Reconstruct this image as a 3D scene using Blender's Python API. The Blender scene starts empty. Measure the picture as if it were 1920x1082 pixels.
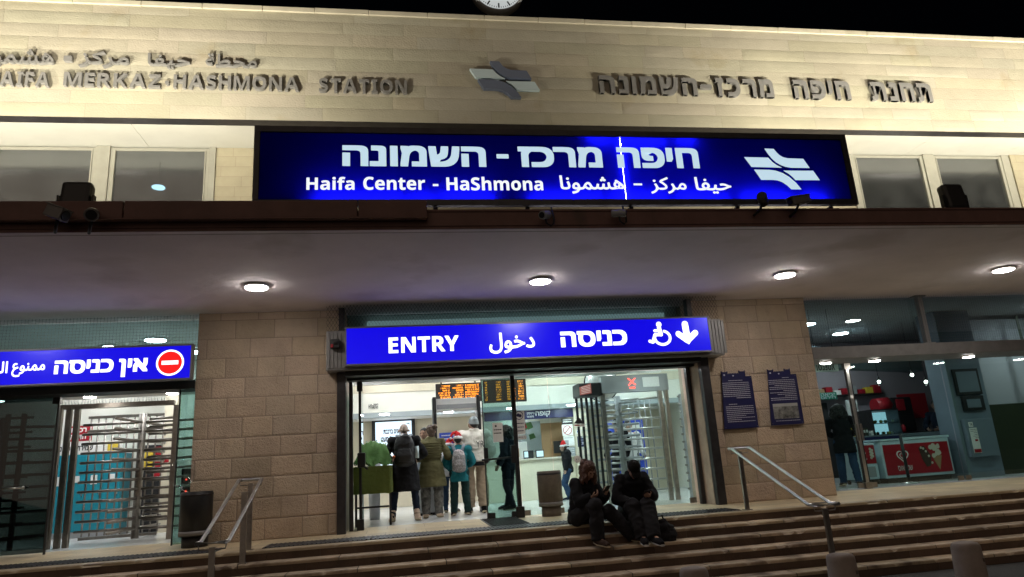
import bpy, bmesh, math, random
from mathutils import Vector, Matrix, noise
random.seed(7)
SC = bpy.context.scene
COL = SC.collection
R = math.radians

# ------------------------------------------------------------------ camera, world, exposure
EYE = Vector((0.0, 0.0, 0.88))                 # landing level is z = 0
FPX = 1280.0                                   # focal length in pixels of a 1920 wide frame (24 mm)
YAW, PITCH, ROLL = R(9.563), R(14.409), R(-3.691)
_f = Vector((math.sin(YAW) * math.cos(PITCH), math.cos(YAW) * math.cos(PITCH), math.sin(PITCH)))
_r = Vector((math.cos(YAW), -math.sin(YAW), 0))
_u = _r.cross(_f)
RIGHT = math.cos(ROLL) * _r + math.sin(ROLL) * _u
UP = -math.sin(ROLL) * _r + math.cos(ROLL) * _u
FWD = _f
cam = bpy.data.cameras.new('camera'); cam.lens = 24; cam.sensor_width = 36; cam.clip_end = 500; cam.clip_start = 0.05
camo = bpy.data.objects.new('camera', cam); COL.objects.link(camo)
camo.matrix_world = Matrix(((RIGHT.x, UP.x, -FWD.x, EYE.x), (RIGHT.y, UP.y, -FWD.y, EYE.y), (RIGHT.z, UP.z, -FWD.z, EYE.z), (0, 0, 0, 1)))
SC.camera = camo
W = bpy.data.worlds.new('World'); SC.world = W; W.use_nodes = True
bg = W.node_tree.nodes['Background']; bg.inputs[0].default_value = (0.25, 0.35, 0.6, 1); bg.inputs[1].default_value = 0.0012
SC.view_settings.view_transform = 'Standard'; SC.view_settings.look = 'None'
SC.view_settings.exposure = 0.0; SC.view_settings.gamma = 1.0
# the weak, very soft glow of the lit square behind the camera
sun = bpy.data.lights.new('city_glow', 'SUN'); sun.energy = 0.3; sun.angle = R(70); sun.color = (1.0, 0.78, 0.6)
suno = bpy.data.objects.new('city_glow', sun); COL.objects.link(suno); suno.rotation_euler = (R(58), 0, R(-12))
SC.cycles.max_bounces = 8; SC.cycles.transparent_max_bounces = 24; SC.cycles.sample_clamp_indirect = 6.0

def ray(px, py):
    return FWD + RIGHT * ((px - 960) / FPX) + UP * ((541 - py) / FPX)
def onY(px, py, Y):
    d = ray(px, py); return EYE + d * (Y / d.y)
def onZ(px, py, Z):
    d = ray(px, py); return EYE + d * ((Z - EYE.z) / d.z)

# ------------------------------------------------------------------ materials
def mat(name, col, rough=0.6, metal=0.0, var=None, bump=None, tint=False, spec=0.5, stain=None, coat=0.0):
    m = bpy.data.materials.new(name); m.use_nodes = True
    nt = m.node_tree; n = nt.nodes; L = nt.links
    b = n['Principled BSDF']
    b.inputs['Roughness'].default_value = rough; b.inputs['Metallic'].default_value = metal
    b.inputs['Specular IOR Level'].default_value = spec; b.inputs['Coat Weight'].default_value = coat
    b.inputs['Base Color'].default_value = (*col, 1)
    tc = n.new('ShaderNodeTexCoord'); src = None
    def mix(kind, fac, a, bb):
        x = n.new('ShaderNodeMix'); x.data_type = 'RGBA'; x.blend_type = kind
        if isinstance(fac, float): x.inputs[0].default_value = fac
        else: L.new(fac, x.inputs[0])
        for s, v in ((6, a), (7, bb)):
            if isinstance(v, tuple): x.inputs[s].default_value = (*v, 1)
            else: L.new(v, x.inputs[s])
        return x.outputs[2]
    cur = col
    if var:
        sc, amt = var[0], var[1]
        nz = n.new('ShaderNodeTexNoise'); nz.inputs['Scale'].default_value = sc; nz.inputs['Detail'].default_value = 6; nz.inputs['Roughness'].default_value = .65
        L.new(tc.outputs['Object'], nz.inputs['Vector'])
        rp = n.new('ShaderNodeValToRGB'); rp.color_ramp.elements[0].position = .32; rp.color_ramp.elements[1].position = .7
        L.new(nz.outputs['Fac'], rp.inputs['Fac'])
        cur = mix('MIX', rp.outputs['Color'], tuple(c * (1 - amt) for c in col), tuple(min(1, c * (1 + amt)) for c in col))
    if stain:                                   # (scale, colour, threshold, stretch z)
        mp = n.new('ShaderNodeMapping'); mp.inputs['Scale'].default_value = (1, 1, stain[3]); L.new(tc.outputs['Object'], mp.inputs['Vector'])
        nz = n.new('ShaderNodeTexNoise'); nz.inputs['Scale'].default_value = stain[0]; nz.inputs['Detail'].default_value = 8; L.new(mp.outputs['Vector'], nz.inputs['Vector'])
        rp = n.new('ShaderNodeValToRGB'); rp.color_ramp.elements[0].position = stain[2]; rp.color_ramp.elements[1].position = stain[2] + .16
        L.new(nz.outputs['Fac'], rp.inputs['Fac'])
        cur = mix('MIX', rp.outputs['Color'], cur, stain[1])
    if tint:
        at = n.new('ShaderNodeAttribute'); at.attribute_name = 'tint'
        cur = mix('MULTIPLY', 1.0, cur, at.outputs['Color'])
    if not isinstance(cur, tuple): L.new(cur, b.inputs['Base Color'])
    if bump:
        nz = n.new('ShaderNodeTexNoise'); nz.inputs['Scale'].default_value = bump[0]; nz.inputs['Detail'].default_value = 5
        if len(bump) > 3:
            mp = n.new('ShaderNodeMapping'); mp.inputs['Scale'].default_value = bump[3]; L.new(tc.outputs['Object'], mp.inputs['Vector']); L.new(mp.outputs['Vector'], nz.inputs['Vector'])
        else: L.new(tc.outputs['Object'], nz.inputs['Vector'])
        bp = n.new('ShaderNodeBump'); bp.inputs['Strength'].default_value = bump[1]; bp.inputs['Distance'].default_value = bump[2]
        L.new(nz.outputs['Fac'], bp.inputs['Height']); L.new(bp.outputs['Normal'], b.inputs['Normal'])
    return m
def emit(name, col, s):
    m = bpy.data.materials.new(name); m.use_nodes = True
    b = m.node_tree.nodes['Principled BSDF']; b.inputs['Base Color'].default_value = (*[min(1, c) * .12 for c in col], 1)
    b.inputs['Emission Color'].default_value = (*col, 1); b.inputs['Emission Strength'].default_value = s
    b.inputs['Roughness'].default_value = .3
    return m
def glass(name, tint=(.82, .93, .92), ior=1.5, rough=0.0, boost=1.0):
    m = bpy.data.materials.new(name); m.use_nodes = True
    nt = m.node_tree; n = nt.nodes; L = nt.links; n.remove(n['Principled BSDF'])
    t = n.new('ShaderNodeBsdfTransparent'); t.inputs[0].default_value = (*tint, 1)
    g = n.new('ShaderNodeBsdfGlossy'); g.inputs['Roughness'].default_value = rough; g.inputs[0].default_value = (.95, .97, 1, 1)
    lw = n.new('ShaderNodeLayerWeight'); lw.inputs['Blend'].default_value = .5
    pw = n.new('ShaderNodeMath'); pw.operation = 'POWER'; pw.inputs[1].default_value = 5; L.new(lw.outputs['Facing'], pw.inputs[0])
    f0 = ((ior - 1) / (ior + 1)) ** 2
    mu = n.new('ShaderNodeMath'); mu.operation = 'MULTIPLY_ADD'; mu.inputs[1].default_value = (1 - f0) * boost; mu.inputs[2].default_value = f0 * boost; mu.use_clamp = True; L.new(pw.outputs[0], mu.inputs[0])
    mx = n.new('ShaderNodeMixShader'); L.new(mu.outputs[0], mx.inputs[0]); L.new(t.outputs[0], mx.inputs[1]); L.new(g.outputs[0], mx.inputs[2])
    L.new(mx.outputs[0], n['Material Output'].inputs[0])
    return m
def translucent(name, col, diff):
    m = bpy.data.materials.new(name); m.use_nodes = True
    nt = m.node_tree; n = nt.nodes; L = nt.links; n.remove(n['Principled BSDF'])
    t = n.new('ShaderNodeBsdfTranslucent'); t.inputs[0].default_value = (*col, 1)
    d = n.new('ShaderNodeBsdfDiffuse'); d.inputs[0].default_value = (*diff, 1)
    a = n.new('ShaderNodeAddShader'); L.new(t.outputs[0], a.inputs[0]); L.new(d.outputs[0], a.inputs[1])
    L.new(a.outputs[0], n['Material Output'].inputs[0])
    return m

M = {}
M['fascia'] = mat('cream_limestone', (.44, .412, .325), .85, var=(1.1, .09), bump=(30, .55, .012, (1, 1, 1.6)), tint=True, stain=(1.4, (.36, .31, .2), .62, .8))
M['pier'] = mat('rough_brown_limestone', (.47, .365, .275), .85, var=(1.1, .2), stain=(1.8, (.27, .19, .14), .63, .7), bump=(55, 1.0, .02), tint=True)
M['pier_plain'] = mat('plain_brown_limestone', (.45, .335, .255), .85, var=(3, .2), bump=(60, .6, .008))
M['mortar'] = mat('mortar', (.24, .185, .15), .9)
M['coping'] = mat('pale_coping_stone', (.6, .56, .44), .8, var=(2, .1), stain=(1.2, (.35, .3, .2), .64, .5))
M['plaster'] = mat('white_plaster', (.5, .5, .45), .8, var=(1.5, .05), stain=(1.6, (.33, .31, .25), .66, .6))
M['pale_block'] = mat('pale_block_wall', (.36, .325, .23), .8, var=(2, .1))
M['soffit'] = mat('canopy_plaster', (.8, .73, .76), .85, var=(.5, .1), bump=(2.2, .35, .05), stain=(.8, (.62, .55, .55), .56, 1))
M['brown'] = mat('brown_painted_fascia', (.16, .085, .072), .7, var=(3, .15), bump=(14, .3, .01), stain=(3, (.09, .06, .05), .6, .4))
M['darksteel'] = mat('dark_steel', (.045, .042, .045), .42, .6, var=(6, .25))
M['rubber'] = mat('black_rubber', (.012, .012, .013), .5)
M['greysteel'] = mat('grey_painted_steel', (.2, .19, .185), .5, .3, var=(5, .15))
M['chrome'] = mat('stainless_steel', (.6, .59, .57), .36, 1.0, var=(9, .1))
M['brushed'] = mat('brushed_steel', (.36, .335, .31), .36, 1.0, var=(12, .18))
M['blackmetal'] = mat('black_metal', (.012, .012, .013), .5, .2)
M['landing'] = mat('landing_stone', (.6, .49, .33), .38, var=(2.2, .14), stain=(2.5, (.33, .26, .17), .6, 1), bump=(18, .15, .01), tint=True)
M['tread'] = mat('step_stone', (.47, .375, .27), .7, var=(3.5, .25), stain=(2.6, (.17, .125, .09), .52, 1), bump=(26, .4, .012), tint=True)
M['riser'] = mat('shaded_riser_stone', (.10, .066, .048), .85, var=(2.5, .25), stain=(3, (.08, .055, .04), .55, .5), bump=(26, .4, .012), tint=True)  # darker than the treads: shade of the risers put into the colour
M['tactile'] = mat('grey_grating', (.075, .08, .09), .55, .3)
M['asphalt'] = mat('asphalt', (.05, .05, .05), .9, var=(60, .4), bump=(120, .6, .006))
M['concrete'] = mat('bollard_concrete', (.3, .25, .22), .8, var=(5, .15), bump=(40, .25, .006), stain=(4, (.16, .13, .115), .6, .6))
M['clearglass'] = glass('clear_glass')
M['greenglass'] = glass('green_tinted_glass', (.5, .66, .64), 1.6, 0, 1.2)
M['darkglass'] = glass('coated_dark_glass', (.34, .38, .4), 2.5, .16, 1.0)
_nt = M['darkglass'].node_tree; _o = _nt.nodes['Material Output']; _mx = _nt.nodes.new('ShaderNodeMixShader'); _df = _nt.nodes.new('ShaderNodeBsdfDiffuse')     # a film of dust
_df.inputs[0].default_value = (.42, .44, .44, 1); _nz = _nt.nodes.new('ShaderNodeTexNoise'); _nz.inputs['Scale'].default_value = 2.2; _nz.inputs['Detail'].default_value = 8
_tc = _nt.nodes.new('ShaderNodeTexCoord'); _nt.links.new(_tc.outputs['Object'], _nz.inputs['Vector']); _mr = _nt.nodes.new('ShaderNodeMapRange'); _mr.inputs[1].default_value = .3; _mr.inputs[2].default_value = .75; _mr.inputs[3].default_value = .035; _mr.inputs[4].default_value = .085
_nt.links.new(_nz.outputs['Fac'], _mr.inputs[0]); _nt.links.new(_mr.outputs[0], _mx.inputs[0]); _nt.links.new(_o.inputs[0].links[0].from_socket, _mx.inputs[1]); _nt.links.new(_df.outputs[0], _mx.inputs[2]); _nt.links.new(_mx.outputs[0], _o.inputs[0])
M['smokeglass'] = glass('smoked_glass', (.2, .26, .26), 1.6, 0, 1.0)
M['shopglass'] = glass('grey_transom_glass', (.6, .67, .68), 1.6, 0, 1.2)
M['tealglass'] = glass('teal_transom_glass', (.62, .73, .73), 1.5, 0, .3)
M['frame'] = mat('cream_window_frame', (.3, .295, .25), .6, var=(4, .1))
M['signblue'] = translucent('blue_acrylic', (.004, .0045, .9), (.002, .002, .035))
M['signwhite'] = translucent('white_acrylic', (.72, .86, .93), (.06, .07, .08))
M['tube'] = emit('sign_light_tube', (.9, .95, 1), 15)
M['sign_dim'] = emit('sign_letters_dim', (.62, .82, .95), .85)
M['sign_bright'] = emit('sign_letters_bright', (.92, .96, 1), 1.0)
M['blue_lit'] = emit('lit_blue_panel', (.004, .001, .82), .92)
M['white_lit'] = emit('lit_white_letters', (1, 1, 1), 1.6)
M['red_lit'] = emit('lit_red_disc', (1, .012, .012), 1.0)
M['band_glow'] = emit('lit_wall_glow', (.62, .76, .79), .42)  # glow put into the material in place of a lit wall
M['lamp'] = emit('lamp_diffuser', (1, .94, .86), 122)
M['hall_lamp'] = emit('hall_lamp_diffuser', (.95, .98, 1), 105)
M['shop_lamp'] = emit('shop_lamp_diffuser', (1, .96, .88), 60)
M['added_lamp'] = emit('added_shop_lamp', (.97, .97, 1), 92)  # for the unseen lamps added in the shop
M['bulb'] = emit('bulb_glow', (1, .95, .85), 22)
M['white'] = mat('white_paint', (.78, .78, .76), .5)
M['hallwall'] = mat('hall_wall', (.72, .71, .63), .6, var=(1, .06))
M['beige'] = mat('beige_wall', (.66, .6, .46), .6, var=(1.2, .06))
M['hallgrey'] = mat('grey_bulkhead', (.3, .34, .35), .55)
M['hallceil'] = mat('hall_ceiling', (.6, .63, .63), .8, var=(1, .08))
M['hallfloor'] = mat('hall_floor_tiles', (.68, .68, .66), .18, var=(3, .06))
M['letter'] = mat('grey_metal_letters', (.225, .222, .215), .6, .05, var=(8, .12))
M['slate'] = mat('slate_blue_enamel', (.13, .16, .23), .35)
M['paleblue'] = mat('pale_enamel', (.55, .68, .72), .3)
M['navy'] = mat('navy_enamel', (.016, .017, .075), .35)
M['paper'] = mat('paper', (.78, .77, .74), .8)
M['ink'] = mat('black_ink', (.02, .02, .022), .7)
M['greytext'] = mat('pale_lettering', (.5, .5, .56), .7)
M['led'] = emit('orange_led', (1, .3, .015), 4.2)
M['ledred'] = emit('red_led', (1, .05, .03), 6.0)
M['board'] = mat('board_black', (.015, .01, .008), .4)
M['screen'] = emit('lit_screen', (.74, .9, 1), 1.3)
M['teal'] = mat('teal_lockers', (.01, .24, .32), .45, var=(3, .1))
M['red'] = mat('red_panel', (.36, .012, .022), .4)
M['green'] = mat('green_sign', (.02, .2, .12), .5)
M['yellow'] = mat('yellow_panel', (.7, .5, .05), .5)
M['bluepaint'] = mat('blue_panel', (.02, .06, .45), .5)
M['wood'] = mat('pale_wood', (.36, .22, .11), .6, var=(3, .1))
M['tarp'] = mat('green_tarpaulin', (.055, .12, .03), .8, spec=.15, bump=(9, .5, .04), var=(2, .15))
M['tarpskirt'] = mat('olive_tarpaulin', (.12, .155, .035), .65, spec=.25, bump=(7, .6, .05), var=(2, .15))
M['leaf'] = mat('plant_leaf', (.04, .1, .03), .5)
M['petal'] = mat('white_petal', (.75, .75, .72), .6)
M['bronze'] = mat('brown_steel_bars', (.24, .215, .19), .38, .9, var=(12, .18))
M['plasticgrey'] = mat('grey_plastic', (.33, .34, .35), .5)
M['binstone'] = mat('brown_bin_shell', (.13, .105, .085), .7, var=(8, .25), bump=(30, .3, .01))
M['shopwall'] = mat('mauve_shop_wall', (.30, .26, .29), .7, var=(1, .06))
M['shopteal'] = mat('teal_shop_bulkhead', (.16, .21, .23), .6)
M['shopblue'] = mat('blue_shop_pillar', (.16, .2, .245), .55, var=(1.5, .1))
M['shopfloor'] = mat('shop_floor', (.45, .46, .46), .25)
M['oliveblack'] = mat('dark_green_cabinet', (.022, .032, .014), .5)
M['shopgrey'] = mat('grey_shop_wall', (.33, .35, .36), .7)
M['freezer'] = mat('freezer_white', (.55, .68, .74), .4)
M['cream'] = mat('cream_picture', (.6, .55, .45), .7)
M['brownpic'] = mat('chocolate_picture', (.06, .03, .02), .6)
M['cabinetlit'] = emit('lit_display_back', (.6, .85, 1), .75)
M['balloon'] = glass('clear_balloon_film', (.97, .98, .985), 1.3, 0, .55)
M['skin'] = mat('skin', (.42, .25, .18), .55, var=(6, .06))
M['skin_dark'] = mat('skin_tanned', (.24, .14, .10), .55, var=(6, .06))
M['eye'] = mat('eye', (.02, .015, .012), .2)
M['lip'] = mat('lips', (.3, .11, .10), .5)
def cloth(name, col, v=.18): return mat(name, col, .9, var=(5, v), bump=(16, .5, .012), spec=.2)
C_ = {}
for nm, c in dict(black_knit=(.009, .009, .011), dark_denim=(.012, .018, .034), tan_boots=(.55, .42, .33), olive_coat=(.115, .105, .05), camo=(.10, .095, .085),
                  teal_top=(.012, .135, .16), green_trousers=(.012, .032, .03), brown_shoe=(.05, .032, .025), cream_hoodie=(.68, .64, .57), khaki=(.36, .27, .19),
                  grey_knit=(.26, .29, .30), santa_red=(.5, .02, .02), santa_white=(.75, .75, .75), navy_jacket=(.012, .014, .022), jeans=(.03, .06, .12), dark_cord=(.016, .0155, .018),
                  black_cap=(.008, .007, .007), grey_shirt=(.2, .23, .27), apron=(.03, .04, .05), beige_sole=(.5, .42, .3), white_shirt=(.6, .6, .6)).items():
    C_[nm] = cloth('cloth_' + nm, c, .4 if nm == 'camo' else .18)
C_['bag_black'] = mat('bag_nylon', (.009, .009, .011), .5, var=(8, .5), bump=(20, .4, .01)); C_['strap_grey'] = cloth('strap_grey', (.2, .24, .28))
C_['camo'] = mat('cloth_camo', (.13, .125, .115), .9, var=(14, .55), stain=(11, (.035, .035, .03), .52, 1))
C_['sequin'] = mat('cloth_sequins', (.3, .28, .28), .35, .4, var=(70, .75), bump=(80, 1, .01), stain=(45, (.75, .74, .74), .58, 1))
for nm, c in dict(brown_hair=(.06, .032, .018), auburn_hair=(.075, .028, .014), black_hair=(.006, .005, .005), grey_hair=(.33, .25, .2)).items():
    C_[nm] = mat(nm, c, .55, var=(40, .35), bump=(45, .8, .01, (1, 1, .25)))

# ------------------------------------------------------------------ object helpers
ORG = {}
def tag(o, label=None, cat=None, group=None, kind=None):
    if label: o['label'] = label
    if cat: o['category'] = cat
    if group: o['group'] = group
    if kind: o['kind'] = kind
    return o
def thing(name, label, cat, loc=(0, 0, 0), group=None):
    o = bpy.data.objects.new(name, None); COL.objects.link(o); o.empty_display_size = .1
    o.location = loc; ORG[o.name] = Vector(loc)
    return tag(o, label, cat, group)
def link_mesh(name, me, parent=None, origin=None):
    o = bpy.data.objects.new(name, me); COL.objects.link(o)
    if parent is not None:
        o.parent = parent
        off = ORG[parent.name]
        if off.length > 0: me.transform(Matrix.Translation(-off))
        ORG[o.name] = off.copy()
    else:
        c = Vector(origin) if origin is not None else Vector((0, 0, 0))
        if c.length > 0: me.transform(Matrix.Translation(-c)); o.location = c
        ORG[o.name] = c.copy()
    return o
class MB:
    """collects shapes in world coordinates, then links them as ONE mesh object"""
    def __init__(s): s.bm = bmesh.new(); s.mats = []; s.mi = 0
    def use(s, m):
        if m not in s.mats: s.mats.append(m)
        s.mi = s.mats.index(m); return s
    def face(s, pts):
        try: f = s.bm.faces.new([s.bm.verts.new(p) for p in pts]); f.material_index = s.mi; return f
        except ValueError: return None
    def box(s, x0, x1, y0, y1, z0, z1, bev=0.0):
        n0 = len(s.bm.verts)
        g = bmesh.ops.create_cube(s.bm, size=1, matrix=Matrix.Translation(((x0 + x1) / 2, (y0 + y1) / 2, (z0 + z1) / 2)) @ Matrix.Diagonal((abs(x1 - x0), abs(y1 - y0), abs(z1 - z0), 1)))
        fs = {f for v in g['verts'] for f in v.link_faces}
        for f in fs: f.material_index = s.mi
        if bev > 0:
            es = list({e for v in g['verts'] for e in v.link_edges})
            bmesh.ops.bevel(s.bm, geom=es, offset=bev, segments=2, profile=.6, affect='EDGES')
        return s
    def obox(s, c, size, rot, bev=0.0):
        g = bmesh.ops.create_cube(s.bm, size=1, matrix=Matrix.Translation(c) @ rot.to_4x4() @ Matrix.Diagonal((*size, 1)))
        for f in {f for v in g['verts'] for f in v.link_faces}: f.material_index = s.mi
        if bev > 0: bmesh.ops.bevel(s.bm, geom=list({e for v in g['verts'] for e in v.link_edges}), offset=bev, segments=2, profile=.6, affect='EDGES')
        return s
    def loft(s, pts, rad, n=12, side=None, cap=True):
        """tube through pts; rad = number or (rx, ry) at each point"""
        pts = [Vector(p) for p in pts]; rings = []
        for i, p in enumerate(pts):
            t = (pts[min(i + 1, len(pts) - 1)] - pts[max(i - 1, 0)])
            t = t.normalized() if t.length > 1e-9 else Vector((0, 0, 1))
            sd = Vector(side) if side is not None else (Vector((1, 0, 0)) if abs(t.x) < .9 else Vector((0, 1, 0)))
            a = (sd - t * sd.dot(t)).normalized(); b = t.cross(a)
            r = rad[i] if isinstance(rad, (list, tuple)) else rad
            rx, ry = r if isinstance(r, (list, tuple)) else (r, r)
            rings.append([s.bm.verts.new(p + a * (rx * math.cos(2 * math.pi * k / n)) + b * (ry * math.sin(2 * math.pi * k / n))) for k in range(n)])
        for q in range(len(rings) - 1):
            for k in range(n):
                f = s.bm.faces.new((rings[q][k], rings[q][(k + 1) % n], rings[q + 1][(k + 1) % n], rings[q + 1][k])); f.material_index = s.mi; f.smooth = True
        if cap:
            for rg, rv in ((rings[0], True), (rings[-1], False)):
                f = s.bm.faces.new(rg[::-1] if rv else rg); f.material_index = s.mi
        return s
    def cyl(s, p0, p1, r0, r1=None, n=16, cap=True): return s.loft([p0, p1], [r0, r0 if r1 is None else r1], n, None, cap)
    def ball(s, c, r, rot=None, u=14, v=10):
        r = (r, r, r) if isinstance(r, (int, float)) else r
        mt = Matrix.Translation(c) @ (rot.to_4x4() if rot is not None else Matrix.Identity(4)) @ Matrix.Diagonal((*r, 1))
        g = bmesh.ops.create_uvsphere(s.bm, u_segments=u, v_segments=v, radius=1, matrix=mt)
        for f in {f for q in g['verts'] for f in q.link_faces}: f.material_index = s.mi; f.smooth = True
        return s
    def prism(s, pts, y0, y1):
        """outline pts (x, z) extruded from y0 (front) to y1"""
        a = [s.bm.verts.new((x, y0, z)) for x, z in pts]; b = [s.bm.verts.new((x, y1, z)) for x, z in pts]
        ar = sum(pts[i][0] * pts[(i + 1) % len(pts)][1] - pts[(i + 1) % len(pts)][0] * pts[i][1] for i in range(len(pts)))
        fa = s.bm.faces.new(a if ar > 0 else a[::-1]); fb = s.bm.faces.new(b[::-1] if ar > 0 else b)
        fa.material_index = fb.material_index = s.mi
        for i in range(len(pts)):
            j = (i + 1) % len(pts)
            f = s.bm.faces.new((a[j], a[i], b[i], b[j]) if ar > 0 else (a[i], a[j], b[j], b[i])); f.material_index = s.mi
        return s
    def lathe(s, c, prof, n=24):
        """prof: (radius, z) from bottom to top, about the vertical through c"""
        return s.loft([(c[0], c[1], c[2] + z) for r, z in prof], [r for r, z in prof], n, (1, 0, 0))
    def add(s, geo):
        vs, fs = geo; v = [s.bm.verts.new(p) for p in vs]
        for f in fs:
            try: g = s.bm.faces.new([v[i] for i in f]); g.material_index = s.mi
            except ValueError: pass
        return s
    def build(s, name, m=None, parent=None, origin=None, smooth=False, recalc=True):
        if m is not None and not s.mats: s.mats = [m]
        if recalc: bmesh.ops.recalc_face_normals(s.bm, faces=s.bm.faces[:])
        me = bpy.data.meshes.new(name); s.bm.to_mesh(me); s.bm.free()
        for q in s.mats: me.materials.append(q)
        if smooth: me.shade_smooth()
        return link_mesh(name, me, parent, origin)
def copy_tree(o, parent=None, shift=None):
    c = o.copy(); COL.objects.link(c)
    if parent is not None: c.parent = parent
    if shift is not None: c.location = o.location + Vector(shift)
    for ch in o.children: copy_tree(ch, c)
    return c
def remeshed(mb, name, voxel, m, parent, smooth=4, wrinkle=0.0, wscale=9.0, mats=None):
    """melts the collected shapes into one continuous surface"""
    bmesh.ops.recalc_face_normals(mb.bm, faces=mb.bm.faces[:])
    me = bpy.data.meshes.new(name); mb.bm.to_mesh(me); mb.bm.free()
    o = bpy.data.objects.new(name, me); COL.objects.link(o)
    r = o.modifiers.new('r', 'REMESH'); r.mode = 'VOXEL'; r.voxel_size = voxel
    q = o.modifiers.new('s', 'SMOOTH'); q.iterations = smooth; q.factor = .5
    dg = bpy.context.evaluated_depsgraph_get()
    m2 = bpy.data.meshes.new_from_object(o.evaluated_get(dg)); m2.name = name
    bpy.data.objects.remove(o); bpy.data.meshes.remove(me)
    if wrinkle > 0:
        nr = [v.normal.copy() for v in m2.vertices]
        for v, nn in zip(m2.vertices, nr):
            p = v.co * wscale; p.z *= 1.5
            v.co += nn * (wrinkle * (1 - 2 * abs(noise.noise(p))))
    m2.materials.clear(); m2.materials.append(m); m2.shade_smooth()
    return link_mesh(name, m2, parent)

# ------------------------------------------------------------------ lettering
def sansbold(s):
    o = ''
    for c in s:
        if 'A' <= c <= 'Z': o += chr(0x1D5D4 + ord(c) - 65)
        elif 'a' <= c <= 'z': o += chr(0x1D5EE + ord(c) - 97)
        elif '0' <= c <= '9': o += chr(0x1D7EC + ord(c) - 48)
        else: o += c
    return o
_glyphs = {}
def glyphs(s):
    if s not in _glyphs:
        c = bpy.data.curves.new('g', 'FONT'); c.body = s; c.size = 1; c.resolution_u = 3
        o = bpy.data.objects.new('g', c); COL.objects.link(o)
        dg = bpy.context.evaluated_depsgraph_get(); dg.update()
        me = bpy.data.meshes.new_from_object(o.evaluated_get(dg))
        _glyphs[s] = ([tuple(v.co[:2]) for v in me.vertices], [tuple(p.vertices) for p in me.polygons])
        bpy.data.objects.remove(o); bpy.data.curves.remove(c); bpy.data.meshes.remove(me)
    return _glyphs[s]
def text_geo(s, x0, x1, z0, z1, y, bold=0.0, depth=0.0, square=True, sink=None):
    """flat (or depth deep) lettering fitted to x0..x1, z0..z1 standing at y and facing -y; bold thickens the strokes"""
    V, F = glyphs(s)
    if not V: return [], []
    offs = [(0, 0)]
    if bold > 0:
        offs = [(a, b) for a in (-bold, 0, bold) for b in (-bold, 0, bold)] if square else [(0, 0)] + [(bold * math.cos(k * math.pi / 4), bold * math.sin(k * math.pi / 4)) for k in range(8)]
    lx = min(v[0] for v in V) - bold; hx = max(v[0] for v in V) + bold; lz = min(v[1] for v in V) - bold; hz = max(v[1] for v in V) + bold
    sx = (x1 - x0) / (hx - lx); sz = (z1 - z0) / (hz - lz)
    vs, fs = [], []
    edges = None
    if depth > 0:
        cnt = {}
        for f in F:
            for i in range(len(f)):
                a, b = f[i], f[(i + 1) % len(f)]
                cnt[(a, b)] = cnt.get((a, b), 0) + 1
        edges = [(a, b) for (a, b) in cnt if (b, a) not in cnt]
    for k, (ox, oz) in enumerate(offs):
        yy = y + k * .0004; base = len(vs)
        for v in V: vs.append((x0 + (v[0] + ox - lx) * sx, yy, z0 + (v[1] + oz - lz) * sz))
        fs += [tuple(base + i for i in f) for f in F]
        if depth > 0:
            b2 = len(vs)
            for v in V: vs.append((x0 + (v[0] + ox - lx) * sx, y + depth - k * .0004, z0 + (v[1] + oz - lz) * sz))
            for a, b in edges: fs.append((base + b, base + a, b2 + a, b2 + b))
    return vs, fs
def text_px(s, px0, py_top, px1, py_bot, Y, **kw):
    m = (px0 + px1) / 2; k = (py_top + py_bot) / 2
    return text_geo(s, onY(px0, k, Y).x, onY(px1, k, Y).x, onY(m, py_bot, Y).z, onY(m, py_top, Y).z, Y, **kw)
def heb(s): return s[::-1]
AR_MAHATTA = '\ufe94\ufec4\ufea4\ufee3'
AR_HAIFA = '\ufe8e\ufed4\ufef4\ufea3'
AR_MARKAZ = '\ufeb0\ufedb\ufeae\ufee3'
AR_HASHMONA = '\ufe8e\ufee7\ufeee\ufee4\ufeb8\ufeeb'
AR_ENTRY = '\ufedd\ufeee\ufea7\ufea9'
AR_FORBID = '\ufec9\ufeee\ufee8\ufee4\ufee3'
AR_THE_ENTRY = '\ufedd\ufeee\ufea7\ufeaa\ufedf\ufe8d'
def rule_lines(mb, x0, x1, z1, n, dz, h, y, seed, align='R', last=1.0):
    """rows of word-long strokes: the small print of a notice"""
    rd = random.Random(seed)
    for i in range(n):
        z = z1 - i * dz; end = 1.0 if rd.random() > .25 else rd.uniform(.4, .8)
        L = (x1 - x0) * end; a = x1 - L if align == 'R' else x0; b = a + L; x = a
        while x < b - .006:
            w = min(rd.uniform(.015, .05), b - x)
            mb.face([(x, y, z), (x + w * .86, y, z), (x + w * .86, y, z + h), (x, y, z + h)]); x += w
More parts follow.
